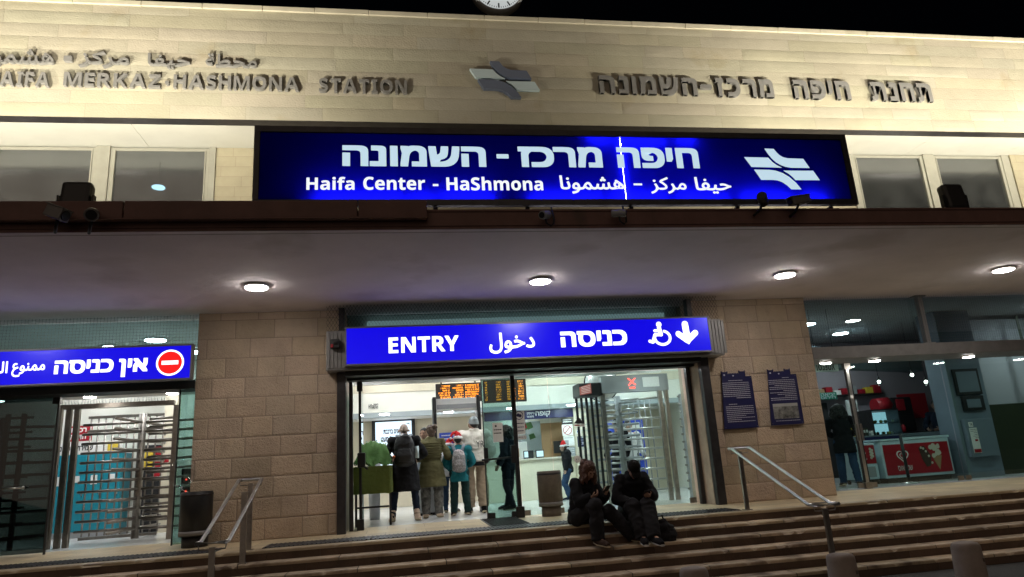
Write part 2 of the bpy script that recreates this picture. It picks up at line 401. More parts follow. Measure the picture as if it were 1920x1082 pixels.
# ------------------------------------------------------------------ ground and steps
mb = MB(); mb.face([(-60, -60, -.78), (60, -60, -.78), (60, 60, -.78), (-60, 60, -.78)])
tag(mb.build('ground', M['asphalt']), kind='structure')
RISE, GO, YL = .13, .27, 9.85
def tinted(mb):
    return mb.bm.loops.layers.float_color.get('tint') or mb.bm.loops.layers.float_color.new('tint')
def paint(mb, faces, v):
    ly = tinted(mb)
    for f in faces:
        for l in f.loops: l[ly] = v
def slab(mb, x0, x1, yf, yb, z0, z1, rd, chips=True, t=None):
    """a stone slab with a worn, chipped front edge"""
    n = max(3, int((x1 - x0) / .05)); top, bot = [], []
    ch = 0
    for i in range(n + 1):
        x = x0 + (x1 - x0) * i / n
        if chips and rd.random() < .08: ch = rd.uniform(.005, .024)
        elif rd.random() < .5: ch = 0
        w = rd.uniform(0, .003)
        top.append((x, yf + .006 + w + ch, z1 - ch * .5)); bot.append((x, yf + w * .5 + ch * .4, z1 - .012 - ch))
    fs = []
    for i in range(n):
        fs.append(mb.face([bot[i], bot[i + 1], top[i + 1], top[i]]))
        fs.append(mb.face([(bot[i][0], yf, z0), (bot[i + 1][0], yf, z0), bot[i + 1], bot[i]]))
        fs.append(mb.face([top[i], top[i + 1], (top[i + 1][0], yb, z1), (top[i][0], yb, z1)]))
    t = t or rd.uniform(.72, 1.15)
    paint(mb, [f for f in fs if f], (t, t * rd.uniform(.97, 1.0), t * rd.uniform(.92, 1.0), 1))
rd = random.Random(3)
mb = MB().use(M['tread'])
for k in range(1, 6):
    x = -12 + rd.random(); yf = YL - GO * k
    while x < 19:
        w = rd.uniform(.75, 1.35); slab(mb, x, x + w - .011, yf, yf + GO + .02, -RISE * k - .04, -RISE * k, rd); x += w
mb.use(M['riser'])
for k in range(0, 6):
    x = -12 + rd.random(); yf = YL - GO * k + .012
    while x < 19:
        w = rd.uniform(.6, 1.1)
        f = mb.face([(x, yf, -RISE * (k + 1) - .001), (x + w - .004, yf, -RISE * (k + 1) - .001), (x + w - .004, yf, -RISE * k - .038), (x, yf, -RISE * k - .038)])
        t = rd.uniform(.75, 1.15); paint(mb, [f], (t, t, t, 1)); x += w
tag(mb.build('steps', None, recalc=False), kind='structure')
mb = MB().use(M['landing'])
x = -12
while x < 19:
    w = rd.uniform(.75, 1.3); slab(mb, x, x + w - .003, YL, YL + .2, -.04, 0, rd, t=rd.uniform(.62, .8)); x += w
for j, (y0, y1) in enumerate(((10.054, 10.6), (10.604, 11.15), (11.154, 11.7), (11.704, 12.4))):
    x = -12 + .3 * j
    while x < 19:
        f = mb.face([(x, y0, 0), (x + .596, y0, 0), (x + .596, y1, 0), (x, y1, 0)]); t = rd.uniform(.85, 1.08); paint(mb, [f], (t, t, t * rd.uniform(.95, 1), 1)); x += .6
mb.use(M['mortar']); f = mb.face([(-12, YL + .02, -.006), (19, YL + .02, -.006), (19, 12.4, -.006), (-12, 12.4, -.006)]); paint(mb, [f], (1, 1, 1, 1))
tag(mb.build('pavement', None, recalc=False), kind='structure')
mb = MB().use(M['hallfloor']); mb.face([(-12, 12.4, 0), (7.5, 12.4, 0), (7.5, 19, 0), (-12, 19, 0)])
mb.use(M['shopfloor']); mb.face([(7.5, 12.4, 0), (19, 12.4, 0), (19, 19, 0), (7.5, 19, 0)])
tag(mb.build('floor', None), kind='structure')
def grating(x0, x1, y0, y1, label, along_x=True):
    mb = MB().use(M['tactile']); mb.box(x0, x1, y0, y1, .0012, .008)
    mb.use(M['darksteel'])
    if along_x:
        x = x0 + .03
        while x < x1 - .02:
            mb.box(x, x + .022, y0 + .02, y1 - .02, .0085, .015); x += .06
    else:
        y = y0 + .03
        while y < y1 - .02:
            mb.box(x0 + .02, x1 - .02, y, y + .022, .0085, .015); y += .06
    c = ((x0 + x1) / 2, (y0 + y1) / 2, 0)
    return tag(mb.build('floor_grating', None, origin=c), label, 'grating')
grating(-1.9, 4.95, 10.07, 10.6, 'long ribbed grey grating strip along the landing before the open entry door')
grating(-9.0, -2.5, 10.07, 10.6, 'ribbed grey grating strip along the landing before the no-entry turnstile')
grating(1.25, 1.85, 10.62, 12.2, 'short ribbed grey guide strip leading from the grating into the entry door', False)
mb = MB().use(M['darksteel']); mb.lathe((6.35, 10.25, .001), [(.0, 0), (.13, 0), (.13, .004), (.11, .006), (0, .006)], 24)
tag(mb.build('drain_cover', None, origin=(6.35, 10.25, 0)), 'round dark drain cover set in the landing by the right handrail', 'drain cover')

# ------------------------------------------------------------------ station building
B = thing('station_building', 'long cream stone railway station front with a deep flat canopy over lit doorways', 'building', (2, 11.5, 0))
def stone_courses(name, x0, x1, z0, z1, y, hs, wr, gap, m, relief, cell, seed, parent, edge=.01, flip=None):
    """coursed stone: every block has its own face, worn edge and tint; relief roughens its face"""
    rd = random.Random(seed); mb = MB().use(m); z = z0; row = 0
    while z < z1 - .02:
        h = min(hs * rd.uniform(.97, 1.03), z1 - z)
        if z1 - (z + h) < hs * .25: h = z1 - z
        x = x0 - (rd.uniform(0, wr[0]) if row % 1 == 0 else 0)
        while x < x1 - .01:
            w = rd.uniform(*wr); a, b = max(x, x0), min(x + w, x1)
            if x1 - b < .1: b = x1
            if b - a > .04:
                nx = max(1, int((b - a) / cell)); nz = max(1, int(h / cell)); off = rd.uniform(-.004, .004)
                g = []
                for j in range(nz + 1):
                    rowv = []
                    for i in range(nx + 1):
                        u, v = a + gap + (b - a - 2 * gap) * i / nx, z + gap + (h - 2 * gap) * j / nz
                        ed = i in (0, nx) or j in (0, nz)
                        d = 0 if ed else edge + relief * (.25 * noise.noise(Vector((u * 17, v * 23, seed))) + .9 * noise.noise(Vector((u * 43, v * 52, seed))) + .5 * noise.noise(Vector((u * 90, v * 100, seed)))) + off
                        rowv.append(mb.bm.verts.new((u, y - d, v)))
                    g.append(rowv)
                fs = []
                for j in range(nz):
                    for i in range(nx):
                        f = mb.bm.faces.new((g[j][i], g[j][i + 1], g[j + 1][i + 1], g[j + 1][i])); f.smooth = True; fs.append(f)
                t = rd.uniform(.88, 1.1) if relief > .008 else rd.uniform(.94, 1.05); paint(mb, fs, (t * rd.uniform(.98, 1.03), t, t * rd.uniform(.94, 1.02), 1))
            x = b if b == x1 else x + w
        z += h; row += 1
    mb.use(M['mortar']); f = mb.face([(x0, y + .003, z0), (x1, y + .003, z0), (x1, y + .003, z1), (x0, y + .003, z1)]); paint(mb, [f], (1, 1, 1, 1))
    return mb.build(name, None, parent, recalc=False)
K = 1.135
YF, ZF0, ZF1 = 9.20 * K, .88 + 4.96 * K, .88 + 6.74 * K
stone_courses('stone_fascia', -10, 17, ZF0, ZF1, YF, .233, (.5, 1.9), .0012, M['fascia'], .0045, .045, 11, B, edge=.004)
MB().box(-10, 17, YF + .006, YF + .2, ZF0 + .003, ZF1, 0).build('fascia_core', M['coping'], B)
mb = MB(); x = -10; rd = random.Random(5)
while x < 17:
    w = rd.uniform(.85, 1.05); mb.box(x, x + w - .006, YF - .035, YF + .45, ZF1 + .001, ZF1 + .09 + rd.uniform(-.004, .004), .008); x += w
mb.build('parapet_coping', M['coping'], B)
MB().box(-10, 17, YF + .012, YF + .2, ZF0 - .006, ZF0 + .002).build('eave_beam', M['darksteel'], B)
YW = 10.134 * K
mb = MB().use(M['plaster'])
x = -10
while x < 17: mb.box(x, min(x + 2.9, 17) - .006, YF + .203, YW + .1, ZF0 + .02, ZF0 + .09); x += 2.9
mb.build('eave_soffit', None, B)
MB().box(-10, 17, YF + .4, 19, ZF1 - .2, ZF1 - .05).build('roof', M['concrete'], B)
MB().box(-10, 17, YW + 4.0, YW + 4.1, 3.86, ZF0).build('upper_room_back', M['hallgrey'], B)
wins = [(a * K, b * K) for a, b in ((-8.7, -7.4), (-7.2, -5.9), (-5.76, -4.47), (-4.18, -2.88), (8.04, 9.35), (9.66, 10.99), (12.9, 14.2))]
ZW0, ZW1 = 4.8, .88 + 4.91 * K
stone_courses('clerestory_wall', -2.74 * K, 7.9 * K, 3.9, ZF0 + .02, YW, .19, (.3, .6), .002, M['pale_block'], .002, .08, 21, B)
stone_courses('clerestory_wall', 11.22 * K, 12.7 * K, 3.9, ZF0 + .02, YW - .06, .19, (.3, .6), .002, M['pale_block'], .002, .08, 22, B)
MB().box(11.2 * K, 11.22 * K, YW - .06, YW + .3, 3.9, ZF0 + .018).build('wall_return', M['pale_block'], B)
for i, (a, b) in enumerate(wins):
    f = MB(); t = .055
    for bx in ((a - t, a, YW - .02, YW + .05, ZW0, ZW1 + t), (b, b + t, YW - .02, YW + .05, ZW0, ZW1 + t)): f.box(*bx, .006)
    f.box(a, b, YW - .018, YW + .048, ZW1, ZW1 + t - .002, .005); f.box(a, b, YW - .018, YW + .048, ZW0, ZW0 + t, .005)
    for bx in ((a + .002, a + .022, ZW0 + t, ZW1), (b - .022, b - .002, ZW0 + t, ZW1)): f.box(bx[0], bx[1], YW - .03, YW + .03, bx[2], bx[3])
    w = f.build('window', M['frame'], B)
    MB().box(a + .022, b - .022, YW + .004, YW + .014, ZW0 + t, ZW1).build('pane', M['darkglass'], w)
    if i + 1 < len(wins) and wins[i + 1][0] - b < .6:
        MB().box(b + t + .002, wins[i + 1][0] - t - .002, YW - .045, YW + .06, ZW0, ZF0 + .018, .006).build('mullion', M['frame'], B)
for a, b in ((-2.88 * K + .057, -2.74 * K - .002), (10.99 * K + .057, 11.2 * K - .002), (7.9 * K + .002, 8.04 * K - .057)): MB().box(a, b, YW - .03, YW + .1, ZW0, ZF0 + .018, .004).build('jamb', M['frame'], B)
MB().box(-10, 7.95 * K, YW - .03, YW + .3, 3.9, ZW0 - .004).build('clerestory_base', M['coping'], B)
MB().box(7.96 * K + .01, 17, YW - .03, YW + .3, 3.9, ZW0 - .004).build('clerestory_base', M['coping'], B)
# canopy
YC, ZS, ZT = 7.47, 3.57, 3.795
MB().box(-10, 17, YC + .03, 11.9, ZS, ZT - .01).build('canopy', M['soffit'], B)
cb = MB(); cb.box(-10, 17, YC, YC + .028, ZS + .022, ZT, .004); cb.box(-10, 17, YC - .012, YC + .03, ZT - .03, ZT - .02)
cb.box(-10, 17, YC + .012, YC + .028, ZS - .012, ZS + .02)
cbo = cb.build('canopy_edge', M['brown'], B)
gt = MB(); x = -10
for a, b in ((-10, -6.4), (-6.4, -2.9), (-2.9, -.45), (-.45, .33)): gt.box(a, b - .012, YC - .1, YC - .022, ZS + .1, 3.87, .012)
gt.box(-10, .32, YC - .115, YC - .022, ZS + .085, ZS + .1)
gt.build('gutter', M['brown'], B)
gv = MB(); gv.box(-10, 17, 7.62, 7.632, ZS - .0015, ZS + .01); gv.build('drip_groove', M['mortar'], B)
# stone piers
PL = stone_courses('stone_pier', -3.25, -1.06, 0, ZS - .002, 11.5, .315, (.38, .72), .0042, M['pier'], .0115, .017, 31, B, edge=.008)
PR = stone_courses('stone_pier', 5.36, 7.47, 0, ZS - .002, 11.5, .315, (.38, .72), .0042, M['pier'], .0115, .017, 32, B, edge=.008)
MB().box(-3.25, -.94, 11.506, 12.4, 0, ZS - .004).build('pier_core', M['pier_plain'], B)
MB().box(5.2, 7.47, 11.506, 12.4, 0, ZS - .004).build('pier_core', M['pier_plain'], B)
# hall shell
MB().box(-12, 7.3, 11.95, 19, 3.6, 3.7).build('hall_ceiling', M['hallceil'], B)
MB().box(-12, 7.3, 18.6, 18.8, 0, 3.6).build('hall_back_wall', M['beige'], B)
MB().box(-2.6, -2.42, 12.41, 18.58, 0, 3.58).build('hall_partition', M['hallwall'], B)
MB().box(7.3, 7.47, 12.41, 18.58, 0, 3.58).build('hall_partition', M['hallwall'], B)
mb = MB().use(M['hallwall']); mb.box(-2.41, 7.29, 16.8, 16.95, 2.27, 3.59); mb.use(M['hallgrey']); mb.box(-2.41, 7.29, 16.78, 16.97, 2.15, 2.268)
mb.use(M['beige']); mb.box(-2.41, 7.29, 16.775, 16.799, 2.74, 2.95)
mb.build('bulkhead', None, B)
MB().box(-2.41, 7.29, 16.98, 18.58, 2.2, 2.28).build('low_ceiling', M['white'], B)
mb = MB().use(M['white']); mb.box(-.92, 5.18, 11.96, 13.3, 2.56, 2.64); mb.box(-.92, 5.18, 13.2, 13.3, 2.5, 2.558)
mb.build('portal_soffit', None, B)
# entry portal: posts, header, shutter housing
mb = MB(); pass
for bx in ((-1.05, -.915, 11.36, 11.49, 0, 2.5), (5.2, 5.35, 11.36, 11.49, 0, 2.5), (-.9, -.84, 11.84, 11.96, 0, 2.42), (5.12, 5.19, 11.84, 11.96, 0, 2.42)): MB().box(*bx, .006).build('portal_post', M['darksteel'], B)
mb = MB(); mb.box(-.914, 5.19, 11.3, 11.95, 2.425, 2.5); mb.box(-.914, 5.19, 11.62, 11.9, 2.39, 2.423); mb.box(-1.0, 5.3, 11.35, 11.48, 2.502, 2.56)
mb.build('portal_header', M['blackmetal'], B)
mb = MB(); mb.box(-1.2, 5.57, 11.13, 11.48, 2.5, 3.14, .01)
for a, b in ((-1.19, -.9), (5.32, 5.56)):
    x = a
    while x < b: mb.box(x, x + .05, 11.112, 11.128, 2.53, 3.11, .004); x += .06
mb.build('shutter_housing', M['greysteel'], B)
for x in (-1.02, 5.05): MB().box(x, x + .09, 11.3, 11.44, 3.142, 3.56).build('transom_post', M['darksteel'], B)
tw = MB(); tw.box(-.93, 5.19, 11.92, 11.935, 2.65, 3.56); tw.build('transom_window', M['tealglass'], B)
MB().box(-.93, 5.19, 12.02, 12.1, 2.65, 3.34).build('upstand', M['white'], B)
MB().box(-.6, 4.9, 12.01, 12.05, 3.341, 3.47).build('glowing_band', M['band_glow'], B)  # glows by itself, standing in for lamp light on the wall
MB().box(-.93, 5.19, 12.11, 12.5, 3.3, 3.59).build('added_transom_beam', M['white'], B)  # beam added to shape the tone seen through the transom
# left bay and shop bay
MB().box(-10, -3.26, 11.5, 11.95, 2.36, 2.5).build('bay_beam', M['blackmetal'], B)
MB().box(-10, -3.26, 11.93, 11.945, 2.51, 3.56).build('transom_window', M['tealglass'], B)
MB().box(-10, -3.26, 11.96, 13.0, 2.44, 2.52).build('bay_soffit', M['white'], B)
MB().box(-10, -2.61, 16.2, 16.4, 0, 3.58).build('hall_back_wall', M['hallwall'], B)
mb = MB().use(M['greysteel']); mb.box(7.48, 17, 11.5, 11.62, 2.4, 2.62, .006); mb.box(7.48, 17, 11.63, 12.55, 2.42, 2.5); mb.build('bay_beam', None, B)
MB().box(7.48, 17, 11.7, 11.712, 2.63, 3.56).build('transom_window', M['shopglass'], B)
mb = MB(); mb.box(9.93, 10.02, 11.56, 11.66, 2.625, 3.55); mb.box(9.86, 10.09, 11.53, 11.69, 3.54, 3.566); mb.box(9.86, 10.09, 11.53, 11.69, 2.621, 2.64)
mb.build('transom_post', M['greysteel'], B)
MB().box(7.48, 17, 11.96, 19, 3.6, 3.7).build('shop_ceiling', M['hallceil'], B)
MB().box(7.48, 17, 17.2, 17.4, 0, 3.58).build('shop_back_wall', M['shopwall'], B)
MB().box(16.6, 16.8, 12.6, 17.18, 0, 3.58).build('shop_side_wall', M['shopgrey'], B)
mb = MB().use(M['shopteal']); mb.obox((10.0, 14.9, 2.86), (8.2, .3, .5), Matrix.Rotation(R(24), 3, 'Z')); mb.build('shop_bulkhead', None, B)

# ------------------------------------------------------------------ glass doors and fixed glazing
def glazing(name, x0, x1, y, z0, z1, g, label, cat='glass panel', edges=True, parts=None):
    t = thing(name, label, cat, ((x0 + x1) / 2, y, z0))
    MB().box(x0, x1, y - .006, y + .006, z0, z1).build('pane', g, t)
    for xx in (x0, x1) if edges else (): MB().box(xx - .008, xx + .008, y - .012, y + .012, z0, z1).build('edge', M['rubber'], t)
    for xx in (x0 + .07, x1 - .07): MB().box(xx - .06, xx + .06, y - .02, y + .02, z0, z0 + .09, .004).build('patch_fitting', M['rubber'] if edges else M['brushed'], t)
    return t
g1 = glazing('glass_door', 1.36, 1.9, 12.0, .02, 2.36, M['greenglass'], 'greenish glass door leaf with a black push bar beside the white-hooded person', 'glass door')
mb = MB(); mb.cyl((1.3, 11.93, .98), (1.88, 11.93, 1.0), .016); mb.obox((1.38, 11.96, 1.05), (.07, .06, .26), Matrix.Identity(3), .01); mb.obox((1.86, 11.95, 1.05), (.09, .08, .3), Matrix.Identity(3), .01)
mb.build('push_bar', M['blackmetal'], g1)
mb = MB(); mb.box(1.88, 1.95, 11.96, 12.05, 0, 2.4); mb.box(1.845, 1.985, 11.93, 12.06, .0, .18, .008); mb.build('pivot_post', M['blackmetal'], g1)
glazing('glass_panel', 1.97, 2.55, 12.03, .02, 2.39, M['clearglass'], 'clear fixed glass panel between the black door post and the thin bright seam', edges=False)
glazing('glass_panel', 2.56, 5.1, 12.03, .02, 2.39, M['clearglass'], 'wide clear fixed glass panel in front of the right turnstile', edges=False)
t = thing('glass_door', 'glass entry door leaf folded open edge-on beside the green tarpaulin', 'glass door', (-.72, 12.4, 0))
MB().box(-.73, -.718, 11.92, 12.72, .03, 2.36).build('pane', M['greenglass'], t)
mb = MB(); mb.box(-.745, -.703, 11.895, 11.93, .0, 2.38); mb.box(-.77, -.68, 11.86, 11.97, 2.24, 2.39, .006); mb.box(-.78, -.67, 11.85, 12.0, 0, .17, .006); mb.build('edge_post', M['blackmetal'], t)
mb = MB(); mb.obox((-.70, 11.84, 1.1), (.13, .1, .24), Matrix.Identity(3), .02); mb.cyl((-.66, 11.83, 1.0), (-.6, 11.84, .95), .018); mb.build('lock', M['blackmetal'], t)
# shop front glazing
for a, b, lab in ((7.52, 8.72, 'left fixed shop window pane beside the right stone pier'), (8.86, 10.9, 'shop window pane in front of the red freezer counter'), (10.93, 13.6, 'shop window pane in front of the blue pillar')):
    glazing('shop_window', a, b, 12.5, .02, 2.42, M['clearglass'], lab, 'shop window', edges=False)
t = thing('shop_door_post', 'bright steel double post with black edges at the shop door', 'door post', (8.79, 12.48, 0))
mb = MB().use(M['chrome']); mb.box(8.755, 8.815, 12.46, 12.52, .02, 2.42, .006); mb.build('post', None, t)
mb = MB(); mb.box(8.735, 8.752, 12.47, 12.51, .02, 2.42); mb.box(8.82, 8.845, 12.47, 12.51, .02, 2.42); mb.build('seal', M['rubber'], t)
mb = MB(); mb.box(8.72, 8.76, 12.43, 12.455, .9, 1.22, .006); mb.box(8.82, 8.86, 12.43, 12.455, .9, 1.22, .006); mb.build('handle', M['brushed'], t)
for z in (0, 2.3): MB().box(8.72, 8.86, 12.44, 12.54, z, z + .12, .004).build('shoe', M['brushed'], t)
mb = MB(); mb.box(8.745, 8.79, 12.437, 12.459, 1.72, 1.78); mb.build('sticker', M['white'], t)
# left bay glazing: two open leaves
t = thing('glass_door', 'dark glass door leaf standing open at far left before the turnstile cage', 'glass door', (-5.9, 11.95, 0))
MB().box(-8.6, -5.42, 11.94, 11.952, .03, 2.36).build('pane', M['smokeglass'], t)
mb = MB(); mb.box(-5.425, -5.40, 11.93, 11.965, .0, 2.36); mb.box(-5.5, -5.39, 11.91, 11.98, 2.26, 2.38, .004); mb.build('edge', M['rubber'], t)
mb = MB(); mb.cyl((-6.05, 11.88, 1.0), (-5.78, 11.88, 1.0), .014); mb.ball((-5.77, 11.88, 1.0), .025); mb.build('handle', M['chrome'], t)
t = thing('glass_door', 'dark green glass door leaf turned edge-on beside the left stone pier', 'glass door', (-3.45, 11.6, 0))
MB().obox((-3.38, 11.72, 1.2), (.3, .012, 2.36), Matrix.Rotation(R(28), 3, 'Z')).build('pane', M['greenglass'], t)
MB().obox((-3.515, 11.646, 1.2), (.02, .03, 2.38), Matrix.Rotation(R(28), 3, 'Z')).build('edge', M['rubber'], t)

# ------------------------------------------------------------------ bird netting over the transoms
def netting(x0, x1, z0, z1, y, sp, diamond, r, label):
    mb = MB().use(M['darksteel'])
    def wire(a, b):
        d = (Vector(b) - Vector(a)).normalized(); n = Vector((-d.z, 0, d.x)) * r; q = Vector((0, r, 0))
        p = [Vector(a) + n, Vector(a) - n * .5 + q, Vector(a) - n * .5 - q, Vector(b) + n, Vector(b) - n * .5 + q, Vector(b) - n * .5 - q]
        v = [mb.bm.verts.new(k) for k in p]
        for i in range(3): mb.bm.faces.new((v[i], v[(i + 1) % 3], v[3 + (i + 1) % 3], v[3 + i]))
    if diamond:
        H = z1 - z0; s = sp; x = x0 - H * .6
        while x < x1 + H * .6:
            for dx in (H * .6, -H * .6):
                a, b = Vector((x, y, z0)), Vector((x + dx, y, z1))
                ta, tb = 0, 1
                if abs(dx) > 0:
                    for lim in (x0, x1):
                        q = (lim - a.x) / dx
                        if (dx > 0) == (lim == x0): ta = max(ta, q)
                        else: tb = min(tb, q)
                if tb > ta + .01: wire(a.lerp(b, ta), a.lerp(b, tb))
            x += s
    else:
        x = x0
        while x <= x1: wire((x, y, z0), (x, y, z1)); x += sp
        z = z0
        while z <= z1: wire((x0, y - .002, z), (x1, y - .002, z)); z += sp
    return tag(mb.build('bird_netting', None, origin=((x0 + x1) / 2, y, z0)), label, 'netting')
netting(-1.2, 5.56, 3.145, 3.565, 11.16, .055, True, .0028, 'diamond wire bird netting above the entry sign')
netting(-9.5, -3.27, 2.9, 3.565, 11.56, .05, False, .0022, 'square wire bird netting above the no-entry sign')
netting(7.5, 16, 2.63, 3.565, 11.52, .05, False, .0012, 'square wire bird netting above the shop front')
# ------------------------------------------------------------------ raised lettering and emblem on the stone
YL_ = YF - .075
def raised(label, items, cat='lettering'):
    first = onY(items[0][1], items[0][4], YL_)
    t = thing('facade_lettering', label, cat, (first.x, YF, first.z))
    for s, x0, y0, x1, y1, bold, each in items:
        if not each:
            MB().add(text_px(s, x0, y0, x1, y1, YL_, bold=bold, depth=.061, square=False)).build('word', M['letter'], t, recalc=False)
        else:
            V, _ = glyphs(s); m = (x0 + x1) / 2; k = (y0 + y1) / 2
            X0, X1, Z0, Z1 = onY(x0, k, YL_).x, onY(x1, k, YL_).x, onY(m, y1, YL_).z, onY(m, y0, YL_).z
            # advance widths letter by letter, so that every letter is a piece of its own
            ws = []
            for ch in s:
                v, _f2 = glyphs(ch); ws.append((min(p[0] for p in v) - bold, max(p[0] for p in v) + bold, min(p[1] for p in v) - bold, max(p[1] for p in v) + bold))
            gap = .13; tot = sum(b - a for a, b, c, d in ws) + gap * (len(s) - 1)
            lo = min(w[2] for w in ws); hi = max(w[3] for w in ws); sx = (X1 - X0) / tot; x = X0
            for ch, (a, b, c, d) in zip(s, ws):
                q = MB().add(text_geo(ch, x, x + (b - a) * sx, Z0 + (c - lo) / (hi - lo) * (Z1 - Z0), Z0 + (d - lo) / (hi - lo) * (Z1 - Z0), YL_, bold=bold, depth=.061))
                q.build('letter', M['letter'], t, recalc=False); x += (b - a + gap) * sx
SB = sansbold
raised('raised grey Arabic letters, upper line left on the stone fascia', [
    (AR_HASHMONA, -42, 88, 101, 126, .012, False), ('-', 119, 104, 135, 114, .02, False), (AR_MARKAZ, 147, 96, 242, 125, .012, False), (AR_HAIFA, 276, 100, 356, 127, .012, False), (AR_MAHATTA, 385, 101, 482, 124, .012, False)])
raised('raised grey Latin capitals spelling a station name, lower line left on the fascia', [
    (SB('HAIFA'), -26, 134, 92, 160, 0, True), (SB('MERKAZ'), 119, 137, 301, 162, 0, True), ('.', 309, 151, 317, 158, .0, False), (SB('HASHMONA'), 325, 142, 560, 167, 0, True), (SB('STATION'), 598, 148, 763, 173, 0, True)])
raised('raised grey Hebrew letters on the right half of the stone fascia', [
    (heb('השמונה'), 1124, 143, 1307, 176, .035, True), ('-', 1313, 158, 1335, 166, .03, False), (heb('מרכז'), 1343, 147, 1450, 181, .035, True), (heb('חיפה'), 1489, 151, 1594, 185, .035, True), (heb('תחנת'), 1634, 155, 1747, 189, .035, True)])
LOGO = {'upper_sweep': [(1350, 118), (1410, 119), (1424, 139), (1440, 156), (1460, 168), (1490, 175), (1590, 177), (1621, 232), (1500, 231), (1466, 226), (1436, 215), (1408, 198), (1386, 176), (1368, 150)],
        'left_bar': [(1213, 170), (1365, 172), (1388, 198), (1412, 216), (1443, 231), (1250, 228)],
        'lower_sweep': [(1263, 243), (1360, 244), (1400, 249), (1440, 262), (1480, 286), (1516, 320), (1543, 358), (1478, 358), (1456, 335), (1428, 316), (1400, 306), (1370, 303), (1298, 303)],
        'right_bar': [(1447, 248), (1640, 248), (1672, 304), (1515, 304), (1500, 286), (1480, 268)]}
def emblem(c, ux, uz, fn):
    for k, pts in LOGO.items(): fn(k, [c(( (x - 1213) / 459.0), (y - 118) / 240.0) for x, y in pts])
e0, e1 = onY(880, 113, YF - .1), onY(1014, 183, YF - .1)
t = thing('rail_emblem', 'raised slate and pale blue rail emblem of crossing bars at the middle of the fascia', 'emblem', ((e0.x + e1.x) / 2, YF, (e0.z + e1.z) / 2))
def emb(k, pts):
    MB().prism(pts, YF - (.10 if 'sweep' in k else .085), YF - .012).build(k, M['slate'] if 'sweep' in k else M['paleblue'], t)
emblem(lambda u, v: (e0.x + u * (e1.x - e0.x), e0.z + v * (e1.z - e0.z)), 1, 1, emb)

# ------------------------------------------------------------------ big backlit station sign on the canopy
S = thing('station_sign', 'wide dark blue backlit sign with white station name in three scripts above the canopy', 'sign', (2.1, 7.6, 3.83))
SX0, SX1, SZ0, SZ1, SY = -1.62, 5.87, 3.85, 4.84, 7.5
mb = MB(); b = .075
mb.box(SX0, SX1, SY - .025, SY + .05, SZ0, SZ0 + b, .004)
for bx in ((SX0, SX1, SZ1 - b, SZ1), (SX0, SX0 + b - .01, SZ0 + b + .001, SZ1 - b - .001), (SX1 - b, SX1, SZ0 + b + .001, SZ1 - b - .001)):
    mb.box(bx[0], bx[1], SY - .025, SY + .16, bx[2], bx[3], .004)
mb.box(SX0 + .01, SX1 - .01, SY + .162, SY + .175, SZ0 + .068, SZ1 - .01)
mb.build('frame', M['darksteel'], S)
seam = onY(1169, 318, SY).x; tilt = .003
mb = MB().use(M['signblue'])
mb.face([(SX0 + b - .01, SY, SZ0 + b - .002), (seam - .008, SY, SZ0 + b - .002), (seam - .008, SY, SZ1 - b + .002), (SX0 + b - .01, SY, SZ1 - b + .002)])
mb.face([(seam + .008, SY, SZ0 + b - .002), (SX1 - b + .002, SY, SZ0 + b - .002), (SX1 - b + .002, SY, SZ1 - b + .002), (seam + .008, SY, SZ1 - b + .002)])
mb.build('panel', None, S, recalc=False)
def sgn(name, s, x0, y0, x1, y1, bold, sq=True):
    MB().add(text_px(s, x0, y0, x1, y1, SY - .006, bold=bold, square=sq)).build(name, M['sign_dim' if y0 < 300 else 'sign_bright'], S, recalc=False)
sgn('lettering', heb('השמונה'), 641.8, 273, 911, 312, .04); sgn('lettering', '-', 931, 289, 953.6, 297, .02)
sgn('lettering', heb('מרכז'), 971.4, 275, 1129, 313.5, .04); sgn('lettering', heb('חיפה'), 1157, 277, 1310, 315, .04)
sgn('lettering', SB('Haifa'), 574.4, 331.5, 664.7, 356, .006, False); sgn('lettering', SB('Center'), 681, 331.5, 797, 356, .006, False); sgn('lettering', '-', 811.6, 345, 822, 349, .0)
sgn('lettering', SB('HaShmona'), 837, 331.5, 1018, 357, .006, False)
sgn('lettering', AR_HASHMONA, 1050, 329, 1170, 363, .018, False); sgn('lettering', '-', 1188, 344, 1204, 347.5, .0); sgn('lettering', AR_MARKAZ, 1219.6, 332, 1287, 363, .018, False); sgn('lettering', AR_HAIFA, 1303.5, 332, 1371, 363, .018, False)
q0, q1 = onY(1392, 278.5, SY), onY(1540, 355.5, SY)
mb = MB().use(M['sign_dim'])
emblem(lambda u, v: (q0.x + u * (q1.x - q0.x), q0.z + v * (q1.z - q0.z)), 1, 1, lambda k, pts: mb.face([(x, SY - .006, z) for x, z in pts]))
mb.build('emblem', None, S, recalc=False)
mb = MB().use(M['tube'])
for a, c, z in ((-.95, .05, SZ0 + .1), (.12, .42, SZ0 + .09), (.5, 1.12, SZ0 + .11), (1.55, 2.45, SZ0 + .1), (2.55, 3.3, SZ0 + .1), (3.42, 4.1, SZ0 + .1), (4.25, 4.95, SZ0 + .1), (5.1, 5.45, SZ0 + .085), (2.35, 2.62, SZ1 - .1), (2.75, 3.35, SZ1 - .12), (3.5, 3.75, SZ1 - .1)):
    mb.cyl((a, SY + .1, z), (c, SY + .1, z), .012, None, 8)
mb.cyl((seam, SY + .03, SZ0 + .06), (seam, SY + .03, SZ1 - .06), .007, None, 8)  # upright tube added right behind the seam to make it bright
mb.build('light_tube', None, S)
mb = MB()
for x in (-1.2, .4, 1.5, 2.8, 4.2, 5.5): mb.box(x, x + .05, SY + .05, SY + .12, 3.80, 3.852)
mb.build('bracket', M['darksteel'], S)

